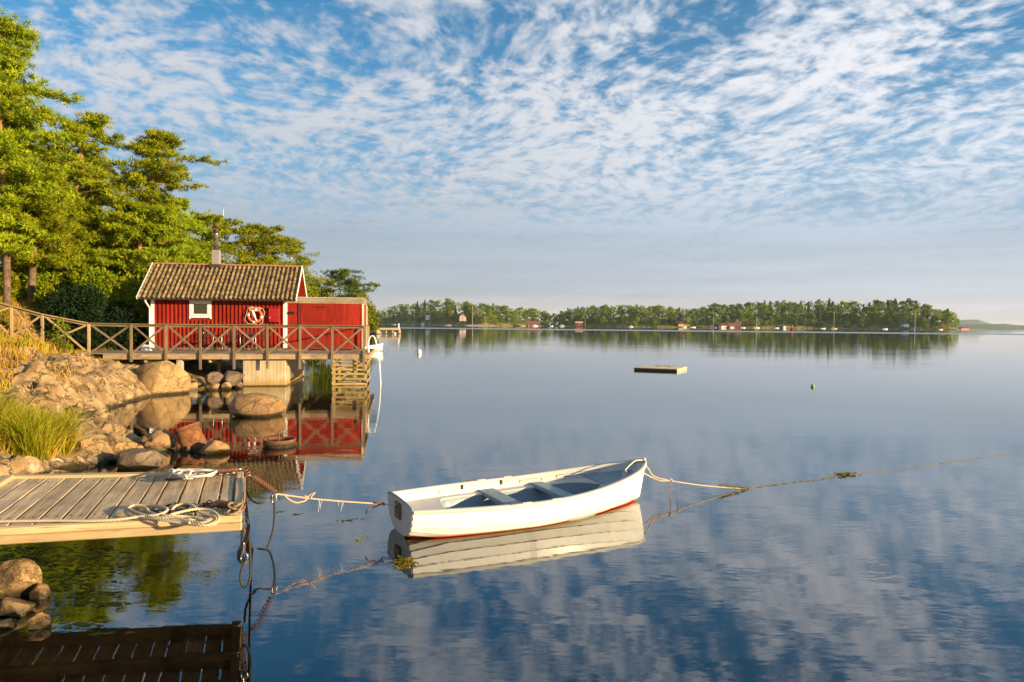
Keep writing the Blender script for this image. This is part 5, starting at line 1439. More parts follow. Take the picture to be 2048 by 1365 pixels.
part('float_body', MB().lathe([(.9, -.3), (1.15, .3), (.9, 1.0), (.45, 1.6)], (0, 0, 0), 12), M['far_red'], t, True, wspace=False)
part('top_mark', MB().lathe([(.45, 1.6), (.30, 2.3), (.55, 2.6), (.3, 3.1), (.05, 3.4)], (0, 0, 0), 10), M['orange'], t, True, wspace=False)
# second boat
pb = P(764, 702.5); pa = pb + Vector((-4.1, -.6, 0))
rowing_boat('small cream rowing boat moored beyond the right end of the shed', (pa.x, pa.y), (pb.x, pb.y), .5, .72, .48, .72, detail=False)
world_thing('small_boat_line', 'thin dark line from the bow of the small cream boat into the water', 'rope', [('line', MB().tube([pb + Vector((.05, 0, .5)), pb + Vector((.35, 0, .25)), pb + Vector((.75, 0, -.02))], .012, 5), M['rope_black'], True)])

# ================================================================== ROCKS
def rock_at(name, label, x0, x1, ytop, ybot, mat, seed, z=0.0, depth=.85, chip=.6, amp=.22, rotz=0, group=None, base=.35, cat='rock', tilt=0):
    c = P((x0 + x1) / 2, ybot, z); d = c.y
    w_ = (x1 - x0) * d / FPX; dep = w_ * depth
    c = c + Vector((0, dep * .42, 0)); d2 = c.y
    top = PD((x0 + x1) / 2, ytop, d2).z; h = max(top - z, .05)
    w2 = w_ * (d2 / d)
    me = lump(name, M[mat], (w2 / 2 * 1.04, dep / 2, h / (2 - base * 1.3) * 1.08), seed, 4, amp, chip=chip)
    return thing(name, label, cat, (c.x, c.y, top - h / (2 - base * 1.3) * 1.02), rotz, group, me, rot=(0, tilt, rotz))
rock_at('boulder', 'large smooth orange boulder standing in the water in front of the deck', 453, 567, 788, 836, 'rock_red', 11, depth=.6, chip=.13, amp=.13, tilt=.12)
RK = [
 ('tan squared boulder right of the tall grass behind the dock', 136, 203, 875, 916, 'rock_tan', 12, .10, .9),
 ('pale angular boulder between the tan boulder and the round red one', 202, 260, 866, 908, 'rock_tan', 13, .06, .8),
 ('big rounded reddish boulder at the water behind the dock', 262, 343, 861, 904, 'rock_red', 14, 0, .25),
 ('small flat stone on top of the tan boulder by the grass', 152, 184, 868, 884, 'rock_tan', 15, .25, .6),
 ('wedge stone between the pale boulder and the red boulder', 216, 254, 893, 911, 'rock_tan', 16, .0, .7),
 ('low brown stone leaning against the red boulder', 252, 284, 889, 906, 'rock_red', 17, .02, .7),
 ('grey brown stone below the pale boulder', 196, 232, 904, 926, 'rock_dark', 18, .0, .6),
 ('pointed dark stone below the tan boulder', 162, 193, 908, 934, 'rock_dark', 19, .0, .9),
 ('shaded stone left of the pointed stone behind the dock', 130, 164, 914, 936, 'rock_dark', 20, .0, .5),
 ('long dark flat rock lying across the waterline behind the dock', 214, 309, 893, 940, 'rock_dark', 21, .0, .9),
 ('low oval stone behind the left end of the dock', 8, 92, 927, 952, 'rock_dark', 22, .0, .3),
 ('shaded stone under the tall grass behind the dock', 68, 118, 920, 944, 'rock_dark', 23, .02, .5),
 ('small pointed stone left of the rusty pipe stump', 351, 367, 887, 903, 'rock_red', 24, .0, .9),
 ('tiny round stone beside the rusty pipe stump', 370, 380, 893, 905, 'rock_dark', 25, .0, .4),
 ('oval brown stone in the water right of the rusty pipe stump', 386, 449, 881, 910, 'rock_red', 26, .0, .3),
 ('broad pale slab above the pale boulder', 183, 240, 843, 876, 'rock_tan', 27, .15, .8),
 ('low stone at the foot of the grass above the tan boulder', 146, 186, 856, 878, 'rock_tan', 28, .3, .7),
 ('big shadowed rock at the back under the deck', 440, 482, 741, 766, 'rock_dark', 40, .25, .5),
 ('dark rock left of the big shadowed one under the deck', 400, 440, 744, 768, 'rock_dark', 41, .25, .6),
 ('brown stone lit by the sun under the deck edge', 383, 404, 757, 772, 'rock_tan', 42, .15, .6),
 ('jagged sunlit stone at the water under the deck', 404, 438, 760, 782, 'rock_tan', 43, .0, .9),
 ('small sunlit stone left of the concrete footing', 440, 460, 765, 780, 'rock_tan', 44, .0, .7),
 ('tiny orange stone at the foot of the concrete footing', 469, 483, 771, 778, 'rock_red', 45, .0, .3),
 ('long low stone beside the bedrock point', 356, 392, 765, 782, 'rock_tan', 46, .0, .6),
 ('dark stone low under the middle of the deck', 455, 484, 760, 776, 'rock_dark', 47, .0, .6),
 ('big mossy boulder at the lower left edge of the photo', -60, 56, 1122, 1202, 'rock_tan', 30, .0, .7),
 ('flat tan boulder below the mossy boulder at the left edge', -40, 44, 1196, 1238, 'rock_tan', 31, .0, .7),
 ('reddish stone at the bottom left edge', -30, 23, 1236, 1262, 'rock_red', 32, .0, .6),
 ('small orange stone standing in the water right of the mossy boulder', 52, 88, 1170, 1200, 'rock_red', 33, .0, .6),
 ('angular brown stone in the water at the bottom left', 44, 92, 1228, 1262, 'rock_red', 34, .0, .9),
]
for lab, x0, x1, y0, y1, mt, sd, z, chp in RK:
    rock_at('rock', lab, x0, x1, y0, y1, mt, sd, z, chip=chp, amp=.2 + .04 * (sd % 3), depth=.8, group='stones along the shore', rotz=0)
# bedrock point below the deck: two broad humps
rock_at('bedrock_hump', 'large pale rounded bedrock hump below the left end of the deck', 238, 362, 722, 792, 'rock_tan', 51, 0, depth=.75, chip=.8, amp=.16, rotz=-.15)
# sunken stones seen through the water
sunk = [(270, 1157, .30), (335, 1170, .32), (435, 1168, .28), (265, 1215, .35), (355, 1215, .34), (400, 1200, .3), (370, 1240, .34), (290, 1250, .28), (210, 1262, .3), (150, 1190, .3), (320, 1305, .3), (120, 1300, .3)]
SKL = ['just beyond the dock front edge, leftmost', 'just beyond the dock front edge, second', 'nearest the hanging rope loop', 'below the first one, left of middle', 'in the middle of the sunken group', 'right of middle in the sunken group', 'largest above the dock reflection', 'left of the largest one', 'by the floating weed, small', 'far left among the tree reflections', 'under the dock reflection, right', 'under the dock reflection, left']
for i, (px, py, s_) in enumerate(sunk):
    q = P(px, py, -.42); me = lump('sunken_stone', M['rock_tan'], (s_ * .9, s_ * .5, s_ * .32), 80 + i, 3, .25, chip=.5)
    thing('sunken_stone', 'pale sunken stone ' + SKL[i], 'stone', (q.x, q.y, -.44), i, 'pale sunken stones', me)
# rusty pipe stump and rusty tub
q = P(386, 902, 0); t = thing('pipe_stump', 'rusty iron pipe stump leaning out of the water beside the oval stone', 'pipe', (q.x, q.y + .15, -.1), 0)
R = Matrix.Rotation(rad(-20), 3, 'Y')
mb = MB().lathe([(.26, -.2), (.255, .25), (.235, .52), (.235, .60), (.20, .60), (.19, .3), (.18, .28)], (0, 0, 0), 20, R)
part('pipe', mb, M['rust'], t, True, wspace=False)
part('rim', MB().lathe([(.24, .56), (.262, .57), (.262, .615), (.235, .62), (.20, .61)], (0, 0, 0), 20, R), M['rust'], t, True, wspace=False)
q = P(555, 893, 0); t = thing('rusty_tub', 'low round rusty iron tub with a top rod standing in the shallow water', 'tub', (q.x, q.y + .1, 0), 0)
part('tub_wall', MB().lathe([(.30, -.25), (.31, .02), (.33, .10), (.335, .14), (.31, .14), (.29, .06), (.25, .05)], (0, 0, 0), 24), M['rust'], t, True, wspace=False)
part('hoop', MB().lathe([(.325, .035), (.34, .045), (.34, .065), (.328, .075)], (0, 0, 0), 24), M['rust'], t, True, wspace=False)
part('rod', MB().tube(catmull([(.0, 0, .0), (.0, 0, .28), (.03, 0, .31), (.06, 0, .26), (.04, 0, .22)], 4), .012, 6), M['rust_wire'], t, True, wspace=False)
for k, (px, py) in enumerate(((530, 889), (542, 893))):
    pass

# ================================================================== VEGETATION
def tri_cloud(centers, radii, n_per, size, seed, up=.35, shape='leaf', droop=0.0, flat=1.0):
    """leaf-sized faces scattered through many small ellipsoids; returns V,F"""
    r = np.random.RandomState(seed); C = np.repeat(np.array(centers), n_per, 0); R = np.repeat(np.array(radii), n_per, 0); n = len(C)
    d = r.normal(size=(n, 3)); d /= np.linalg.norm(d, axis=1)[:, None]
    rad_ = r.uniform(.25, 1, n) ** .5
    pos = C + d * rad_[:, None] * R
    out = d * np.array([1, 1, .8]) + np.array([0, 0, up]) + r.normal(size=(n, 3)) * .55
    if droop: out = out * .4 + np.array([0, 0, -droop])
    out /= np.linalg.norm(out, axis=1)[:, None]
    side = np.cross(out, r.normal(size=(n, 3))); side /= np.linalg.norm(side, axis=1)[:, None] + 1e-9
    s = size * r.uniform(.6, 1.4, n)[:, None]
    if shape == 'brush':
        pos = C + d * (rad_[:, None] * .55) * R; out = d * np.array([1, 1, .9]) + np.array([0, 0, up]) + r.normal(size=(n, 3)) * .25
        out /= np.linalg.norm(out, axis=1)[:, None]; side = np.cross(out, r.normal(size=(n, 3))); side /= np.linalg.norm(side, axis=1)[:, None] + 1e-9
        V = np.stack([pos - side * s * .13, pos + side * s * .13, pos + out * s * 1.1], 1)
        F = np.arange(n * 3).reshape(n, 3)
    elif shape == 'needle':
        V = np.stack([pos - side * s * .24, pos + side * s * .24, pos + out * s * 1.15], 1)
        F = np.arange(n * 3).reshape(n, 3)
    else:
        V = np.stack([pos - out * s * .5, pos + side * s * .32, pos + out * s * .5, pos - side * s * .32], 1)
        F = np.arange(n * 4).reshape(n, 4)
    return V.reshape(-1, 3), F

def pine(label, px, ybase_z, ytop, d, halfw, seed, trunk_r=.2, lean=0.0, bias=(0, 0), crown0=.25, nlimb=34, mat='pine', clump=.50, n_per=95, group=None, kind='pine_tree', needle=.20, taper=.6, limb_up=.25, fill=1.0, bk='bark', skew=0.0):
    """tree built from limbs; px is the trunk's photo column at its base"""
    r = random.Random(seed)
    b = PD(px, 600, d); bz = ground_z(b.x, b.y) if ybase_z is None else ybase_z
    base = Vector((b.x, b.y, bz - .15)); H = PD(px, ytop, d).z - bz
    t = thing(kind, label, 'tree', tuple(base), 0, group)
    def tr(f):  # trunk line
        return Vector((lean * f * H + .18 * math.sin(f * 5 + seed) * f, .15 * math.cos(f * 4 + seed) * f, f * H))
    tp = [tr(i / 16) for i in range(17)]
    part('trunk', MB().tube(tp[:8], [trunk_r * (1.12 - .6 * i / 16) for i in range(8)], 9), M['bark_low'] if bk == 'bark' else M[bk], t, True, wspace=False)
    part('upper_trunk', MB().tube(tp[7:], [trunk_r * (1.12 - .6 * i / 16) * (1 if i < 14 else .5) for i in range(7, 17)], 8), M[bk], t, True, wspace=False)
    mbl = MB(); cs, rs = [], []
    for k in range(nlimb):
        f = crown0 + (1 - crown0) * ((k + .5) / nlimb) ** .9; o = tr(f)
        az = k * 2.4 + r.uniform(-.5, .5)
        if r.random() < .13: continue
        prof = (math.sin(min((f - crown0) / (1 - crown0) / taper, 1) * math.pi / 2 * .9 + .15)) * (1 - max(0, (f - taper) / (1 - taper)) ** 1.6 * .72) if f > taper else .45 + .55 * math.sin((f - crown0) / max(taper - crown0, .01) * math.pi / 2)
        Lb = halfw * prof * r.choice((.45, .7, .9, 1.05, 1.2))
        dirx = math.cos(az) + bias[0]; diry = math.sin(az) + bias[1]
        dd = Vector((dirx, diry, 0)); Lb *= min(max(dd.length, .3), 1.7); dd.normalize()
        pts = [o]; p = o.copy(); segs = 4
        for s in range(segs):
            rise = limb_up * (s + .3) / segs + r.uniform(-.12, .12)
            p = p + (dd + Vector((r.uniform(-.25, .25), r.uniform(-.25, .25), rise))) * (Lb / segs); pts.append(p.copy())
        mbl.tube(pts, [max(.012, trunk_r * .32 * (1 - f * .5) * (1 - i / (segs + .6))) for i in range(segs + 1)], 5)
        for j, q in enumerate(pts[1:] if Lb > .8 else pts[2:]):
            w_ = (j + 1) / segs
            if j == 0 and r.random() < .75: continue
            for m in range(2 if r.random() < .8 * fill else 1):      # pads of brushes at the twig ends
                pc = q + Vector((r.gauss(0, .2), r.gauss(0, .2), r.gauss(.04, .08))) * min(Lb, 1.5)
                mbl.tube([q, pc], [.014, .006], 4, cap=False)
                for nb_ in range(8):
                    c = pc + Vector((r.gauss(0, .30), r.gauss(0, .30), r.gauss(0, .055))) * (clump * 1.9)
                    rr_ = clump * r.uniform(.26, .44)
                    cs.append(c[:]); rs.append((rr_, rr_, rr_ * .7))
    for k in range(3): cs.append((tr(1) + Vector((r.uniform(-.3, .3), r.uniform(-.3, .3), -.1 - .25 * k)))[:]); rs.append((clump * .6, clump * .6, clump * .5))
    part('limbs', mbl, M[bk], t, True, wspace=False)
    V, F = tri_cloud(cs, rs, int(n_per * .24), needle * .82, seed, up=.45, shape='brush')
    crown = part('crown', None, None, t, mesh=np_mesh('crown', V, F, M[mat]))
    return t
def bush(label, x0, x1, ytop, ybot, d, seed, mat='shrub', kind='bush', leaf=.12, n=26, n_per=90, shape='leaf', cat='bush', group=None, droop=0, stems=5, z0=None, clump=.34):
    r = random.Random(seed); xc = (x0 + x1) / 2; b = PD(xc, ybot, d)
    z = ground_z(b.x, b.y) if z0 is None else z0
    w_ = (x1 - x0) * d / FPX / 2; H = max(PD(xc, ytop, d).z - z, .4)
    t = thing(kind, label, cat, (b.x, b.y, z - .05), 0, group)
    cs, rs = [], []; mbs = MB()
    for k in range(n):
        a = r.uniform(0, 6.28); hf = r.uniform(.12, .95); rr_ = math.sqrt(r.random()) * math.sin(math.pi * min(.25 + hf * .75, 1) ** 1.1) ** .6
        cs.append((w_ * rr_ * .85 * math.cos(a), w_ * .7 * rr_ * math.sin(a), H * hf)); s = clump * (w_ + H) * .5 * r.uniform(.6, 1.2)
        rs.append((s, s, s * .8))
    for k in range(stems):
        c = Vector(cs[k]); mbs.tube(catmull([(0, 0, 0), Vector((c.x * .4, c.y * .4, c.z * .5)), c], 3), [.03, .028, .026, .02, .016, .012, .01][:7], 5)
    part('stems', mbs, M['bark_low'], t, True, wspace=False)
    V, F = tri_cloud(cs, rs, n_per, leaf, seed, shape=shape, droop=droop); V[:, 2] = np.maximum(V[:, 2], .02)
    part('foliage', None, None, t, mesh=np_mesh('foliage', V, F, M[mat]))
    return t

# pines on the slope, left to right
pine('tallest pine at the left edge of the photo, thick green crown', 14, None, 28, 29, 1.75, 1, .135, -.01, (.1, 0), .20, 64, n_per=150, clump=.55)
pine('pine just behind the tallest one, crown reaching over its right side', -25, None, 170, 33, 2.0, 2, .16, .03, (.35, 0), .30, 48, n_per=130, clump=.6)
pine('tall slender pine with orange trunk standing second from the left', 132, None, 222, 34, 1.6, 3, .17, .08, (.1, 0), .35, 38, n_per=110, clump=.44, fill=.75, taper=.7)
pine('leaning orange trunked pine with flat layered top left of the cabin', 250, None, 256, 36, 1.75, 4, .20, .16, (.25, 0), .45, 34, fill=.8, n_per=130, clump=.5, taper=.75)
pine('bushy lower pine between the tall slender pine and the leaning pine', 195, None, 330, 35, 2.3, 5, .16, 0, (0, 0), .18, 40, n_per=130, clump=.5)
pine('dense low pine beneath the tallest pine at the left', 62, None, 330, 31, 2.1, 6, .15, .02, (0, 0), .30, 42, n_per=140, clump=.5)
pine('broad green pine behind the cabin roof to the left of the flue', 330, None, 400, 38, 2.4, 7, .15, .03, (0, 0), .12, 40, n_per=130, clump=.48)
pine('thick green pine between the leaning pine and the cabin roof', 285, None, 405, 35, 2.2, 8, .15, .0, (0, 0), .10, 40, n_per=140, clump=.5)
pine('rounded pine with thin forked trunk directly behind the roof ridge left of the flue', 397, None, 418, 43, 2.0, 9, .12, .03, (.15, 0), .38, 30, n_per=120, clump=.45, taper=.8)
pine('pine with curved orange limbs behind the roof right of the flue', 440, None, 446, 44, 1.9, 10, .13, .26, (.4, 0), .25, 34, n_per=120, clump=.45, taper=.85, limb_up=.1)
pine('low dense pine behind the right half of the cabin roof', 535, None, 470, 46, 2.3, 11, .12, -.02, (0, 0), .1, 32, n_per=120, clump=.5)
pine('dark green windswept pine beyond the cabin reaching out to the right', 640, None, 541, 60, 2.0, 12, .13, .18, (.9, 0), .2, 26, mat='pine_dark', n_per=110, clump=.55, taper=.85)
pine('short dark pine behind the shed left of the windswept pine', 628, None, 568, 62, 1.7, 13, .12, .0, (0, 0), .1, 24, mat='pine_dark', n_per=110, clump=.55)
pine('dense pine filling the gap behind the tall slender pine', 110, None, 400, 40, 3.0, 15, .16, 0, (0, 0), .12, 44, n_per=130, clump=.62)
pine('low pine behind the juniper left of the cabin', 225, None, 455, 38, 2.6, 16, .14, 0, (0, 0), .08, 38, n_per=130, clump=.55)
# birches
def birch(label, px, ytop, d, halfw, seed, z=None, lean=.05, leaf=.11):
    return pine(label, px, z, ytop, d, halfw, seed, .11, lean, (.1, 0), .25, 30, mat='birch_leaf', clump=.5, n_per=100, kind='birch_tree', needle=leaf * 1.5, limb_up=.35, bk='birch_bark')
birch('pale leaved birch with hanging twigs at the right end of the cabin roof', 572, 480, 50, 2.0, 21)
birch('slim birch behind the tall slender pine', 95, 290, 42, 1.6, 22)
birch('small pale birch behind the shed roof at the right', 712, 588, 105, 1.9, 23, lean=0)
bush('bright yellow green bush on the point beyond the shed', 722, 752, 612, 660, 150, 31, leaf=.5, n=34, n_per=60, z0=.6, clump=.4)
bush('pale tree-like bush just above the shed corner', 706, 736, 590, 650, 145, 32, mat='birch_leaf', leaf=.5, n=30, n_per=50, z0=.8)
# understorey
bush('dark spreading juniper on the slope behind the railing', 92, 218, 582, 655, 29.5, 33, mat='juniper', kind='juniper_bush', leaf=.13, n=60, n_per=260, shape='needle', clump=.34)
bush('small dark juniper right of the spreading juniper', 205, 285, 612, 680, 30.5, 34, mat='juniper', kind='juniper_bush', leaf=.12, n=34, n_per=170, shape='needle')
UB = [(0, 40, 545, 592, 31), (52, 92, 540, 590, 32), (70, 112, 568, 612, 30.5), (172, 232, 545, 605, 31), (215, 292, 560, 630, 31.5), (235, 300, 590, 670, 31.5), (140, 196, 535, 598, 33), (96, 130, 548, 596, 33), (240, 310, 500, 590, 34), (110, 170, 510, 580, 36), (300, 352, 480, 560, 37), (340, 420, 475, 560, 39), (390, 450, 490, 560, 40), (440, 520, 500, 560, 42), (500, 600, 505, 560, 46), (560, 640, 545, 610, 52), (600, 700, 570, 620, 60), (10, 60, 500, 575, 34), (50, 110, 495, 575, 35)]
ulab = ['low leafy shrub at the left edge of the slope', 'leafy shrub under the tallest pine', 'round shrub left of the spreading juniper', 'bright young shrub above the spreading juniper', 'tall bright shrub between the juniper and the cabin', 'shrub by the left wall of the cabin', 'leafy undergrowth at the foot of the slender pine', 'undergrowth at the far left under the pines', 'leafy thicket behind the cabin corner', 'thicket deep between the left pines', 'thicket behind the left end of the tiled roof', 'thicket behind the roof below the forked pine', 'small thicket directly left of the flue', 'thicket directly right of the flue', 'thicket behind the right half of the roof', 'low thicket beyond the right gable', 'low thicket behind the shed roof', 'green undergrowth between the two leftmost trunks', 'green undergrowth right of the two leftmost trunks']
for i, (x0, x1, y0, y1, d) in enumerate(UB):
    bush(ulab[i], x0, x1, y0, y1, d, 40 + i, 'shrub', leaf=.15, n=34, n_per=110, clump=.36)
PLB = [(80, 140, 625, 665, 25.2, 'leafy green plant climbing the railing at its second post'), (110, 150, 640, 690, 24.5, 'leafy green plant behind the low end of the sloping railing'), (-10, 28, 590, 620, 27, 'weedy plant at the left end of the railing')]
for i, (x0, x1, y0, y1, d, lb_) in enumerate(PLB): bush(lb_, x0 + 8, x1 - 8, y0 + 8, y1, d, 70 + i, leaf=.075, n=14, n_per=34, clump=.26)

# grass
def grass(name, n, region, h, mat, seed, wid=.012, keep=None, bend=.5, label=None, tufts=0):
    r = np.random.RandomState(seed); X = r.uniform(region[0], region[1], n); Y = r.uniform(region[2], region[3], n)
    if tufts:
        cx, cy = r.uniform(region[0], region[1], tufts), r.uniform(region[2], region[3], tufts); mk = keep(cx, cy, r); cx, cy = cx[mk], cy[mk]
        k = r.randint(0, len(cx), n); ox, oy = r.normal(size=n) * .055, r.normal(size=n) * .055; X, Y = cx[k] + ox, cy[k] + oy; ck = k; keep = None
    if keep is not None: m = keep(X, Y, r); X, Y = X[m], Y[m]
    Z = height(X, Y); m = Z > .12; X, Y, Z = X[m], Y[m], Z[m]; n = len(X)
    a = r.uniform(0, 6.28, n) if not tufts else np.arctan2(oy, ox)[m] + r.normal(size=n) * .5
    hh = h * r.uniform(.45, 1.25, n) * (1 if not tufts else (.7 + .6 * ((ck[m] * 7919) % 97) / 97.0)); bd = hh * bend * r.uniform(.1, 1.2, n)
    dx, dy = np.cos(a) * bd, np.sin(a) * bd; sa = r.uniform(0, 6.28, n); sx, sy = np.cos(sa) * wid, np.sin(sa) * wid
    B = np.stack([X, Y, Z - .03], 1); S_ = np.stack([sx, sy, np.zeros(n)], 1)
    Mid = B + np.stack([dx * .35, dy * .35, hh * .6], 1); Tip = B + np.stack([dx, dy, hh * (1 - .25 * bd / hh)], 1)
    V = np.stack([B - S_, B + S_, Mid - S_ * .8, Mid + S_ * .8, Tip], 1).reshape(-1, 3)
    k = np.arange(n)[:, None] * 5; T = np.concatenate([k + np.array([0, 1, 3]), k + np.array([0, 3, 2]), k + np.array([2, 3, 4])], 0)
    return struct(name, np_mesh(name, V, T, M[mat]), 'stuff', label)
pn = lambda X, Y, s, k: fbm(np.stack([X, Y, np.zeros_like(X)], 1) * s, 3, k)
def keep_slope(X, Y, r):
    xs = np.interp(Y, SY, SX); t = xs - X
    a = (X + 10.24) * .9863 + (Y - 30.93) * .165; b = -(X + 10.24) * .165 + (Y - 30.93) * .9863
    under = (a > -7.6) & (b > -3.6)
    return (~under) & (pn(X, Y, .35, 71) + np.clip((t - 3.3) * .4, -1.2, 1.0) > 0.05)
grass('dry_grass', 95000, (-32, -11, 16, 36), .27, 'dry_grass', 1, .012, keep_slope)
grass('green_grass', 55000, (-32, -11, 16, 36), .30, 'grass', 2, .014, lambda X, Y, r: keep_slope(X, Y, r) & (pn(X, Y, .5, 75) > .05))
def keep_reed(X, Y, r):
    xs = np.interp(Y, SY, SX); t = xs - X
    d = np.hypot((X + 8.75) / .85, (Y - 11.9) / .6); d2 = np.hypot((X + 10.2) / 1.1, (Y - 12.1) / .6)
    return (t > .15) & (np.minimum(d, d2) + pn(X, Y, 1.6, 77) * .35 < 1)
grass('reed_grass', 26000, (-12.5, -7.2, 10.8, 13.8), .64, 'grass', 3, .0065, keep_reed, 1.0, tufts=900)
grass('withered_reeds', 7000, (-12.5, -7.0, 10.8, 13.8), .55, 'dry_grass', 4, .007, keep_reed, 1.5, tufts=700)
grass('rock_crevice_grass', 16000, (-18, -9.5, 13.5, 25.5), .16, 'dry_grass', 5, .010, lambda X, Y, r: pn(X, Y, .9, 79) > .38, 1.0)
# floating weed near the left shore
def pads():
    r = np.random.RandomState(12); V, F = [], []
    spots = [(60, 1115, 120, 26, 330), (200, 1120, 70, 30, 140), (130, 1160, 90, 26, 150), (150, 1250, 60, 8, 24), (215, 1268, 50, 4, 18), (200, 1208, 50, 5, 30), (340, 905, 60, 6, 70), (390, 930, 50, 5, 50), (190, 1190, 60, 10, 50)]
    for (px, py, sx, sy, n) in spots:
        for i in range(n):
            q = P(px + r.normal() * sx * .5, py + r.normal() * sy * .5, 0); a = r.uniform(0, 6.28); l = .035 * r.uniform(.5, 1.9); w_ = l * r.uniform(.15, .4)
            a = r.normal() * .5; c, s = math.cos(a) , math.sin(a); k = len(V)
            for (u, v) in ((-l, 0), (0, w_), (l, 0), (0, -w_)): V.append((q.x + u * c - v * s, q.y + u * s + v * c, .0015 + .0006 * (i % 7)))
            F.append((k, k + 1, k + 2, k + 3))
    return np_mesh('floating_weed', V, F, M['pad_leaf'])
struct('floating_weed', pads(), 'stuff')

# ================================================================== FAR SHORE
def far_proto(seed, kind):
    r = random.Random(seed); cs, rs = [], []
    if kind == 'pine':          # open crown on a bare stem, unit height 1
        for k in range(17):
            f = r.uniform(.34, .95); w_ = .22 * math.sin(min((f - .3) / .7, 1) * math.pi) ** .5 + .03
            cs.append((r.uniform(-w_, w_), r.uniform(-w_, w_), f)); s = r.uniform(.08, .13); rs.append((s, s, s * .6))
    elif kind == 'spruce':
        for k in range(16):
            f = .12 + .86 * k / 15; w_ = .17 * (1 - f) + .012
            cs.append((r.uniform(-w_, w_) * .5, r.uniform(-w_, w_) * .5, f)); rs.append((w_ + .02, w_ + .02, .05))
    else:
        for k in range(20):
            f = r.uniform(.16, .93); w_ = .27 * math.sin(min(max(f * 1.02, .15), 1) * math.pi) ** .55
            cs.append((r.uniform(-w_, w_), r.uniform(-w_, w_), f)); s = r.uniform(.10, .15); rs.append((s, s, s * .85))
    V, F = tri_cloud(cs, rs, 56, .06, seed, up=.3)
    return np_mesh('crown', V, F, M['far_pine'] if kind != 'leaf' else M['far_leaf'])
protos = {k: [far_proto(i * 7 + j, k) for j in range(4)] for i, k in enumerate(('pine', 'spruce', 'leaf'))}
trunkm = MB().tube([(0, 0, 0), (.004, 0, .5), (0, 0, .92)], [.014, .011, .005], 5).mesh('trunk', M['bark'])
rr = random.Random(77)
marks = [(760, 'on the low left tip'), (840, 'on the hill\'s left slope'), (905, 'on the wooded hill'), (960, 'near the tall pale flagpole'), (1040, 'left of the long red boathouse'), (1110, 'right of the long red boathouse'), (1185, 'by the small red hut'), (1275, 'behind the white motor boat'), (1350, 'left of the yellow house'), (1430, 'right of the yellow house'), (1510, 'behind the red boathouses'), (1590, 'left of the channel buoy'), (1665, 'right of the channel buoy'), (1740, 'right of the tallest mast'), (1820, 'left of the blue tarpaulin'), (1925, 'on the right tip')]
NF = 285; FT = []
for i in range(NF):
    row = i % 5; px = 744 + (i // 5 + rr.uniform(-.5, .5)) * (1172 / (NF / 5)); px = min(max(px, 746), 1915)
    back = (2, 10, 22, 36, 52)[row] + rr.uniform(-3, 3); d0 = np.interp(px, FPXS, FD)
    edge = min(1.0, (1926 - px) / 40); d = d0 + back * (.35 + .65 * edge) + 1
    gz_ = far_ground(px, back) * edge + .2
    kind = rr.choices(('pine', 'spruce', 'leaf'), ((2, 2, 7) if 1100 < px < 1400 else (5, 4, 4)) if row > 0 else (2, 1, 6))[0]
    top = skyline_h(px, d)
    if row >= 3: h = (top - gz_) * rr.uniform(.84, 1.10)
    elif row == 2: h = min((top - gz_) * rr.uniform(.70, .95), 20)
    else: h = min(rr.uniform(7, 14) if row == 0 else rr.uniform(10, 17), (top - gz_) * .95)
    h = max(h, 5)
    if px < 790: h = min(h, 15)
    mark = next(mk for (xx, mk) in marks if px <= xx + 1) if px <= 1925 else marks[-1][1]
    kn = {'pine': 'open crowned pine', 'spruce': 'narrow dark spruce', 'leaf': 'round leafy tree'}[kind]
    wid = h * rr.uniform(.85, 1.25) * (1.0 if h > 10 else 1.3)
    rowl = ('at the waterline', 'just behind the shore', 'halfway up', 'near the top', 'on the skyline')[row]
    q = PD(px, 650, d)
    size_ = ('tall ' if h > 17 else 'short ' if h < 10 else '')
    t = thing('far_tree', f'{size_}{kn} {rowl} {mark}', 'tree', (q.x, q.y, gz_ - .4), rr.uniform(0, 6.28), 'trees on the far shore'); FT.append((px, t))
    t.scale = (wid, wid, h)
    a = bpy.data.objects.new('crown', rr.choice(protos[kind])); col.objects.link(a); a.parent = t
    a = bpy.data.objects.new('trunk', trunkm); col.objects.link(a); a.parent = t
by_label = {}
for px, t in sorted(FT, key=lambda q: q[0]): by_label.setdefault(t['label'], []).append(t)
for lab, ts in by_label.items():
    if len(ts) > 1:
        for k, t in enumerate(ts): t['label'] = ('leftmost', 'second', 'third', 'fourth', 'fifth', 'sixth', 'seventh', 'eighth')[min(k, 7)] + ' ' + lab
# the closed wood between and behind them
cs, rs = [], []
for i in range(4200):
    px = rr.uniform(700, 1917); back = rr.uniform(4, 62); edge = min(1.0, (1926 - px) / 40); d0 = np.interp(px, FPXS, FD); d = d0 + back * (.35 + .65 * edge)
    gz_ = far_ground(px, back) * edge; q = PD(px, 650, d); lim = min(skyline_h(px, d) - gz_ - 2.6, 18)
    if lim < 3: continue
    cs.append((q.x, q.y, gz_ + rr.uniform(1.5, lim))); s = rr.uniform(1.3, 2.6); rs.append((s, s, s * .9))
V, F = tri_cloud(cs, rs, 26, 1.15, 5)
struct('far_woods', np_mesh('far_woods', V, F, M['far_leaf']), 'stuff')
# shoreline stones and reeds
cs, rs = [], []
for i in range(500):
    px = rr.uniform(745, 1920); d = np.interp(px, FPXS, FD); q = PD(px, 650, d - .5); cs.append((q.x, q.y, .2)); s = rr.uniform(.5, 1.4); rs.append((s, s, s * .5))
V, F = tri_cloud(cs, rs, 12, .8, 8); struct('shore_scrub', np_mesh('shore_scrub', V, F, M['shrub']), 'stuff')

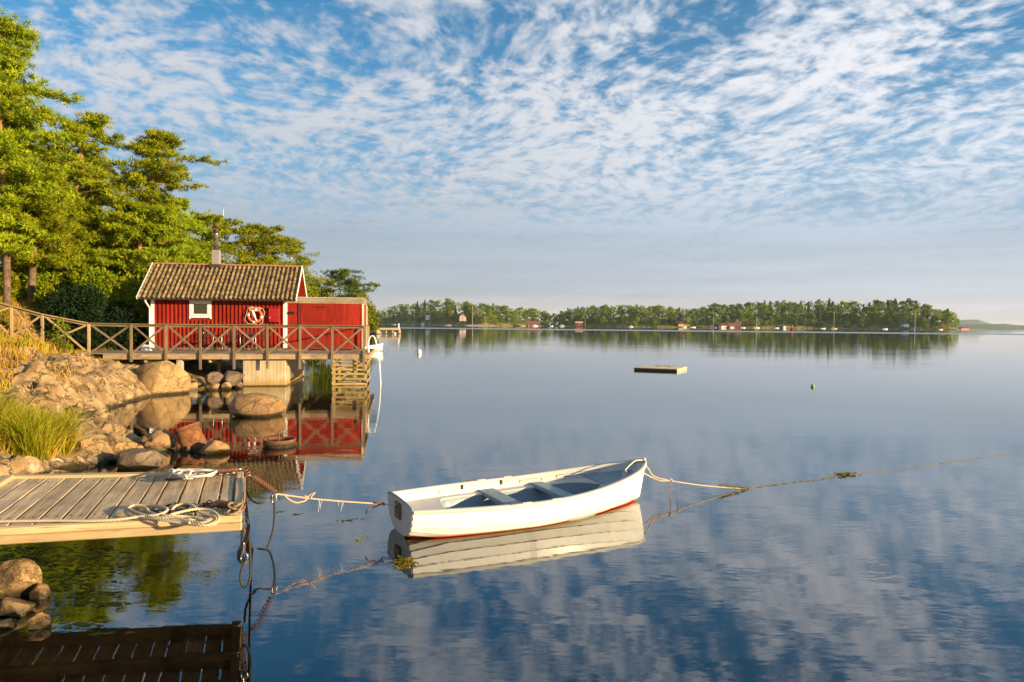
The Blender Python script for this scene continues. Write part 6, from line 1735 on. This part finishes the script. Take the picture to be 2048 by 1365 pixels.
def house(name, label, x0, x1, ywall, yroof, d, wmat, rmat, cat='house', z=.8, gable=False, depth=7, wins=2, winmat='white', door=None):
    """small building on the far shore; ywall = eave row, yroof = ridge row"""
    q0, q1 = PD(x0, 655, d), PD(x1, 655, d); w_ = (q1 - q0).length; c = (q0 + q1) / 2
    he = max(PD((x0 + x1) / 2, ywall, d).z - z, 1.6); hr = max(PD((x0 + x1) / 2, yroof, d).z - z, he + .6)
    rz = math.atan2(q1.y - q0.y, q1.x - q0.x); t = thing(name, label, cat, (c.x, c.y, z - .3), rz)
    part('wall', MB().box((0, depth / 2, he / 2), (w_, depth, he)), M[wmat], t, wspace=False)
    mb = MB(); o = .35
    if gable:
        V = [(-w_ / 2 - o, -o, he - .15), (0, -o, hr), (w_ / 2 + o, -o, he - .15)]; V += [(x, depth + o, z_) for x, _, z_ in V]; V += [(x, y, z_ + .25) for x, y, z_ in V]
        mb.add(V, [(0, 1, 7, 6), (1, 2, 8, 7), (6, 7, 10, 9), (7, 8, 11, 10), (3, 4, 10, 9), (4, 5, 11, 10), (0, 3, 4, 1), (1, 4, 5, 2)])
        part('gable', MB().add([(-w_ / 2, 0, he), (w_ / 2, 0, he), (0, 0, hr - .1)], [(0, 1, 2)]), M[wmat], t, wspace=False)
    else:
        V = [(-w_ / 2 - o, -o, he - .1), (w_ / 2 + o, -o, he - .1), (w_ / 2 + o, depth / 2, hr), (-w_ / 2 - o, depth / 2, hr), (-w_ / 2 - o, depth + o, he - .1), (w_ / 2 + o, depth + o, he - .1)]
        mb.add(V, [(0, 1, 2, 3), (3, 2, 5, 4), (0, 3, 4), (1, 5, 2)])
    part('roof', mb, M[rmat], t, wspace=False)
    for k in range(wins):
        x = -w_ / 2 + w_ * (k + .5) / wins; f = part('window', MB().box((x, -.06, he * .55), (1.1, .08, 1.2)), M[winmat], t, wspace=False)
        part('pane', MB().box((x, -.11, he * .55), (.8, .04, .9)), M['glass'], f, wspace=False)
    if door: part('door', MB().box((0, -.08, he * .40), (w_ * .5, .1, he * .8)), M[door], t, wspace=False)
    return t
house('boathouse', 'long red boathouse with red roof at the water across the bay', 1053, 1080, 648, 642, 868, 'far_red', 'far_red_roof', 'boathouse', .6, wins=3)
house('red_hut', 'small red hut with pale roof on the far shore', 1151, 1166, 645.5, 643, 880, 'far_red', 'pink_wall', 'hut', .8, wins=1)
house('yellow_house', 'yellow house with red roof and white chimney on the far shore', 1357, 1380, 648, 641.5, 850, 'yellow_wall', 'far_red_roof', 'house', 1.5, wins=3)
house('boathouse', 'red boathouse with grey blue gable and white door across the bay', 1437, 1459, 651, 645.5, 828, 'far_red', 'far_roof', 'boathouse', .4, gable=True, wins=0, door='white')
house('boathouse', 'red boathouse with broad red roof beside the grey gabled one', 1457, 1481, 652, 646, 836, 'far_red', 'far_red_roof', 'boathouse', .4, wins=1)
house('white_house', 'white gabled house with dark roof above the red boathouses', 1466, 1482, 643, 636, 850, 'white', 'far_roof', 'house', 3, gable=True, wins=1)
house('pink_house', 'pale pink gabled house among trees on the wooded hill', 919, 931, 634, 627, 852, 'pink_wall', 'far_red_roof', 'house', 6, gable=True, wins=2)
house('white_house', 'white house half hidden high on the wooded hill', 851, 859, 630, 626, 985, 'white', 'far_roof', 'house', 8, wins=1)
house('brown_house', 'low brown house with dark roof under the trees right of the channel buoy', 1605, 1632, 648, 643, 838, 'bark_low', 'far_roof', 'house', 1.6, wins=3)
house('brown_hut', 'low brown hut between the red boathouse and the channel buoy', 1496, 1512, 651, 647, 842, 'bark_low', 'far_red_roof', 'hut', 1.0, wins=1)
house('grey_hut', 'small pale hut at the water left on the far shore', 842.5, 848, 645.5, 642.5, 968, 'white', 'far_roof', 'hut', .4, wins=0)
house('white_hut', 'little white hut by the water left of the channel buoy', 1567, 1572, 652, 649, 832, 'white', 'far_roof', 'hut', .5, wins=0)
house('red_shed_far', 'little dark red shed left of the grey gabled boathouse', 1429, 1437, 651, 648, 832, 'far_red', 'far_red_roof', 'shed', .5, wins=0)
house('boathouse', 'pale boathouse on the bare skerry at the right end of the far shore', 1923, 1938, 656.5, 653, 900, 'pink_wall', 'far_red_roof', 'boathouse', .4, depth=5, wins=2)
house('blue_roofed_hut', 'small hut with blue roof near the right tip of the far shore', 1808, 1818, 648, 644, 790, 'white', 'blue', 'hut', 3, wins=1)
def far_pole(label, px, ytop, ybot, d, z=0, r=.12, mat='white', name='flagpole', cat='flagpole'):
    q = PD(px, 650, d); zt = PD(px, ytop, d).z
    t = thing(name, label, cat, (q.x, q.y, z)); part('pole', MB().tube([(0, 0, 0), (0, 0, zt - z)], [r, r * .6], 6), M[mat], t, wspace=False)
    part('top_knob', MB().lathe([(r * .5, 0), (r * 1.2, r), (r * .4, r * 2)], (0, 0, zt - z), 6), M[mat], t, wspace=False); return t
far_pole('tall pale flagpole on the far shore by the pink house', 945, 613, 646, 846, 1.0, .25, 'pale_board')
far_pole('thin flagpole on the left slope of the wooded hill', 828.5, 619, 637, 990, 4, .2)
far_pole('flagpole beside the small red hut across the bay', 1170, 638, 650, 872, .8, .2, 'pale_board')
far_pole('tall flagpole near the right tip of the far shore', 1830, 626, 657, 778, .8, .22)
far_pole('thin white mast rising behind the pines left of the flue', 447.5, 420, 440, 70, 8, .03)
def far_boat(label, px, yw, d, L_, mat, mast=0, cabin_=False, ang=0.0, name='moored_boat', cover=None):
    q = PD(px, yw, d); t = thing(name, label, 'boat', (q.x, q.y, 0), ang); mb = MB(); h = .9
    L_ *= .8; h = .75; V = []
    for s, w_, z0 in ((-L_ / 2, .8, -.1), (-L_ / 4, 1.1, -.2), (0, 1.2, -.2), (L_ / 4, .9, -.2), (L_ / 2, .05, .1)):
        V += [(s, -w_, h + .25 * (s / L_ + .5)), (s, -w_ * .6, z0), (s, w_ * .6, z0), (s, w_, h + .25 * (s / L_ + .5))]
    mb.add(V, [(4 * i + j, 4 * i + 4 + j, 4 * i + 5 + j, 4 * i + 1 + j) for i in range(4) for j in range(3)] + [(4 * i, 4 * i + 3, 4 * i + 7, 4 * i + 4) for i in range(4)] + [(0, 1, 2, 3)])
    part('hull', mb, M[mat], t, wspace=False)
    if cabin_: 
        part('cabin', MB().bbox((-.3, 0, 1.6), (L_ * .45, 1.5, 1.3), .1), M['white'], t, wspace=False); part('windscreen', MB().box((-.3, -.77, 1.8), (L_ * .38, .04, .5)), M['glass'], t, wspace=False)
    if cover: part('cover', MB().bbox((0, 0, 1.25), (L_ * .7, 1.6, .5), .15), M[cover], t, wspace=False)
    if mast: part('mast', MB().tube([(0, 0, .8), (0, 0, mast)], .11, 6), M['white'], t, wspace=False); part('boom', MB().tube([(0, 0, 2.0), (-L_ * .4, 0, 2.1)], .12, 5), M['blue' if cover else 'white'], t, wspace=False)
    return t
far_boat('white motor boat in front of the long red boathouse', 1070, 652.5, 862, 8.5, 'white', cabin_=True)
far_boat('wooden cabin cruiser between the two red buildings across the bay', 1124, 652.6, 880, 8.5, 'pale_board', cabin_=True)
far_boat('white motor boat with tall cabin moored mid shore across the bay', 1262, 654.6, 862, 6.5, 'white', cabin_=True)
far_boat('second white boat just right of the tall cabin motor boat', 1272, 654.6, 864, 5, 'white', cabin_=True)
far_boat('small white boat near the left of the two red buildings', 1103, 652.6, 884, 5, 'white')
far_boat('white boat below the yellow house across the bay', 1369, 656, 846, 6, 'white', cabin_=True)
far_boat('low pale boat right of the yellow house across the bay', 1386, 656, 842, 8, 'white')
far_boat('sailing boat with bare mast and blue hull left of the red boathouses', 1427, 656, 826, 10, 'blue', mast=15.5)
far_boat('white boat just right of the red boathouse roof', 1486, 656.2, 830, 7, 'white')
far_boat('dark boat by the red boathouse with the broad roof', 1463, 656, 826, 7, 'white', cabin_=True)
far_boat('sailing boat with bare mast between the boathouses and the channel buoy', 1513, 656.5, 828, 9, 'white', mast=15)
far_boat('small pale boat left of the channel buoy', 1553, 657, 826, 7, 'white')
far_boat('sailing boat with the tallest mast on the right far shore', 1668, 658.4, 770, 9, 'pale_board', mast=18.5)
far_boat('white boat left of the tallest mast on the right far shore', 1646, 658, 790, 7, 'white')
far_boat('white boat with blue cover on the right far shore', 1770, 659, 780, 7.5, 'white', cover='blue')
far_boat('small boat near the right tip of the far shore', 1881, 660, 768, 6, 'white')
far_boat('small covered boat with blue tarpaulin by the right far shore', 1827, 659, 776, 3.5, 'blue', cover='blue')
far_boat('small white boat at the left far shore below the wooded hill', 788, 650, 990, 6, 'white')
# skerry
V = []; q = PD(1955, 660.3, 905)
struct('far_skerry', None) if False else None
me = lump('skerry', M['rock_far'], (26, 7, 1.3), 91, 3, .3, chip=.6); thing('skerry', 'low bare rock skerry off the right tip of the far shore', 'rock', (q.x - 6, q.y, -.2), 0, None, me)
q = PD(958, 652, 845); me = lump('shore_ledge', M['rock_far'], (24, 5, 1.5), 92, 3, .3, chip=.6); thing('shore_ledge', 'pale rock ledge at the waterline below the tall flagpole', 'rock', (q.x, q.y, 0), 0, None, me)
q = PD(898, 650, 865); me = lump('shore_ledge', M['rock_far'], (7, 3, 1.4), 93, 3, .3, chip=.6); thing('shore_ledge', 'small pale rock ledge at the waterline below the wooded hill', 'rock', (q.x, q.y, 0), 0, None, me)

# ---------- jetty beyond the shed
jd = 165; j0, j1 = PD(742, 660, jd), PD(799, 660, jd); zt = 1.35
t = thing('stone_jetty', 'low wooden jetty with a white end post beyond the shed', 'jetty', (j0.x, j0.y, 0))
for i in range(4):
    a = j0.lerp(j1, .3 + .235 * i); part('pier_block', MB().bbox((a.x, a.y, .2), (.35, 1.2, 1.7), .05), M['rock_far'], t)
part('deck_slab', MB().beam((j0.x + 1, j0.y, zt - .1), (j1.x, j1.y, zt - .1), 1.6, .28), M['dock_beam'], t)
part('side_beam', MB().beam((j0.x + 1, j0.y - .85, zt - .28), (j1.x, j1.y - .85, zt - .28), .1, .3), M['pale_board'], t)
part('end_post', MB().tube([(j1.x - .15, j1.y - .4, .2), (j1.x - .15, j1.y - .4, 2.5)], .16, 8), M['white'], t, True)
p = Vector((PD(789.5, 660, jd - 3).x, jd - 3, .15)); t2 = thing('mooring_buoy', 'round pink mooring buoy under the jetty end', 'buoy', tuple(p)); part('float_body', MB().lathe([(.34 * math.sin(a), -.34 * math.cos(a)) for a in np.linspace(.1, 3.04, 9)], (0, 0, 0), 10), M['pink_wall'], t2, True, wspace=False)
for i, (px, lab) in enumerate(((738, 'pale rock at the foot of the jetty nearest the shed'), (746, 'pale rock in the middle of the jetty foot'), (754, 'rightmost pale rock where the jetty leaves the shore'))):
    q = PD(px, 660, jd - 3 - i); me = lump('rock', M['rock_far'], (1.3, 1, 1.3 - .2 * i), 95 + i, 3, .3, chip=.8); thing('rock', lab, 'rock', (q.x, q.y, .3), i, None, me)


hz = MB().box((1500, 7550, 27), (8300, 15900, 66))
hm = bpy.data.materials.new('haze_air'); hm.use_nodes = True; hm.node_tree.nodes.clear()
ho = hm.node_tree.nodes.new('ShaderNodeOutputMaterial'); hv_ = hm.node_tree.nodes.new('ShaderNodeVolumePrincipled')
hv_.inputs['Color'].default_value = (0.75, 0.87, 1.0, 1); hv_.inputs['Density'].default_value = 0.00006
hm.node_tree.links.new(hv_.outputs[0], ho.inputs['Volume'])
struct('haze', hz.mesh('haze', hm), 'stuff')
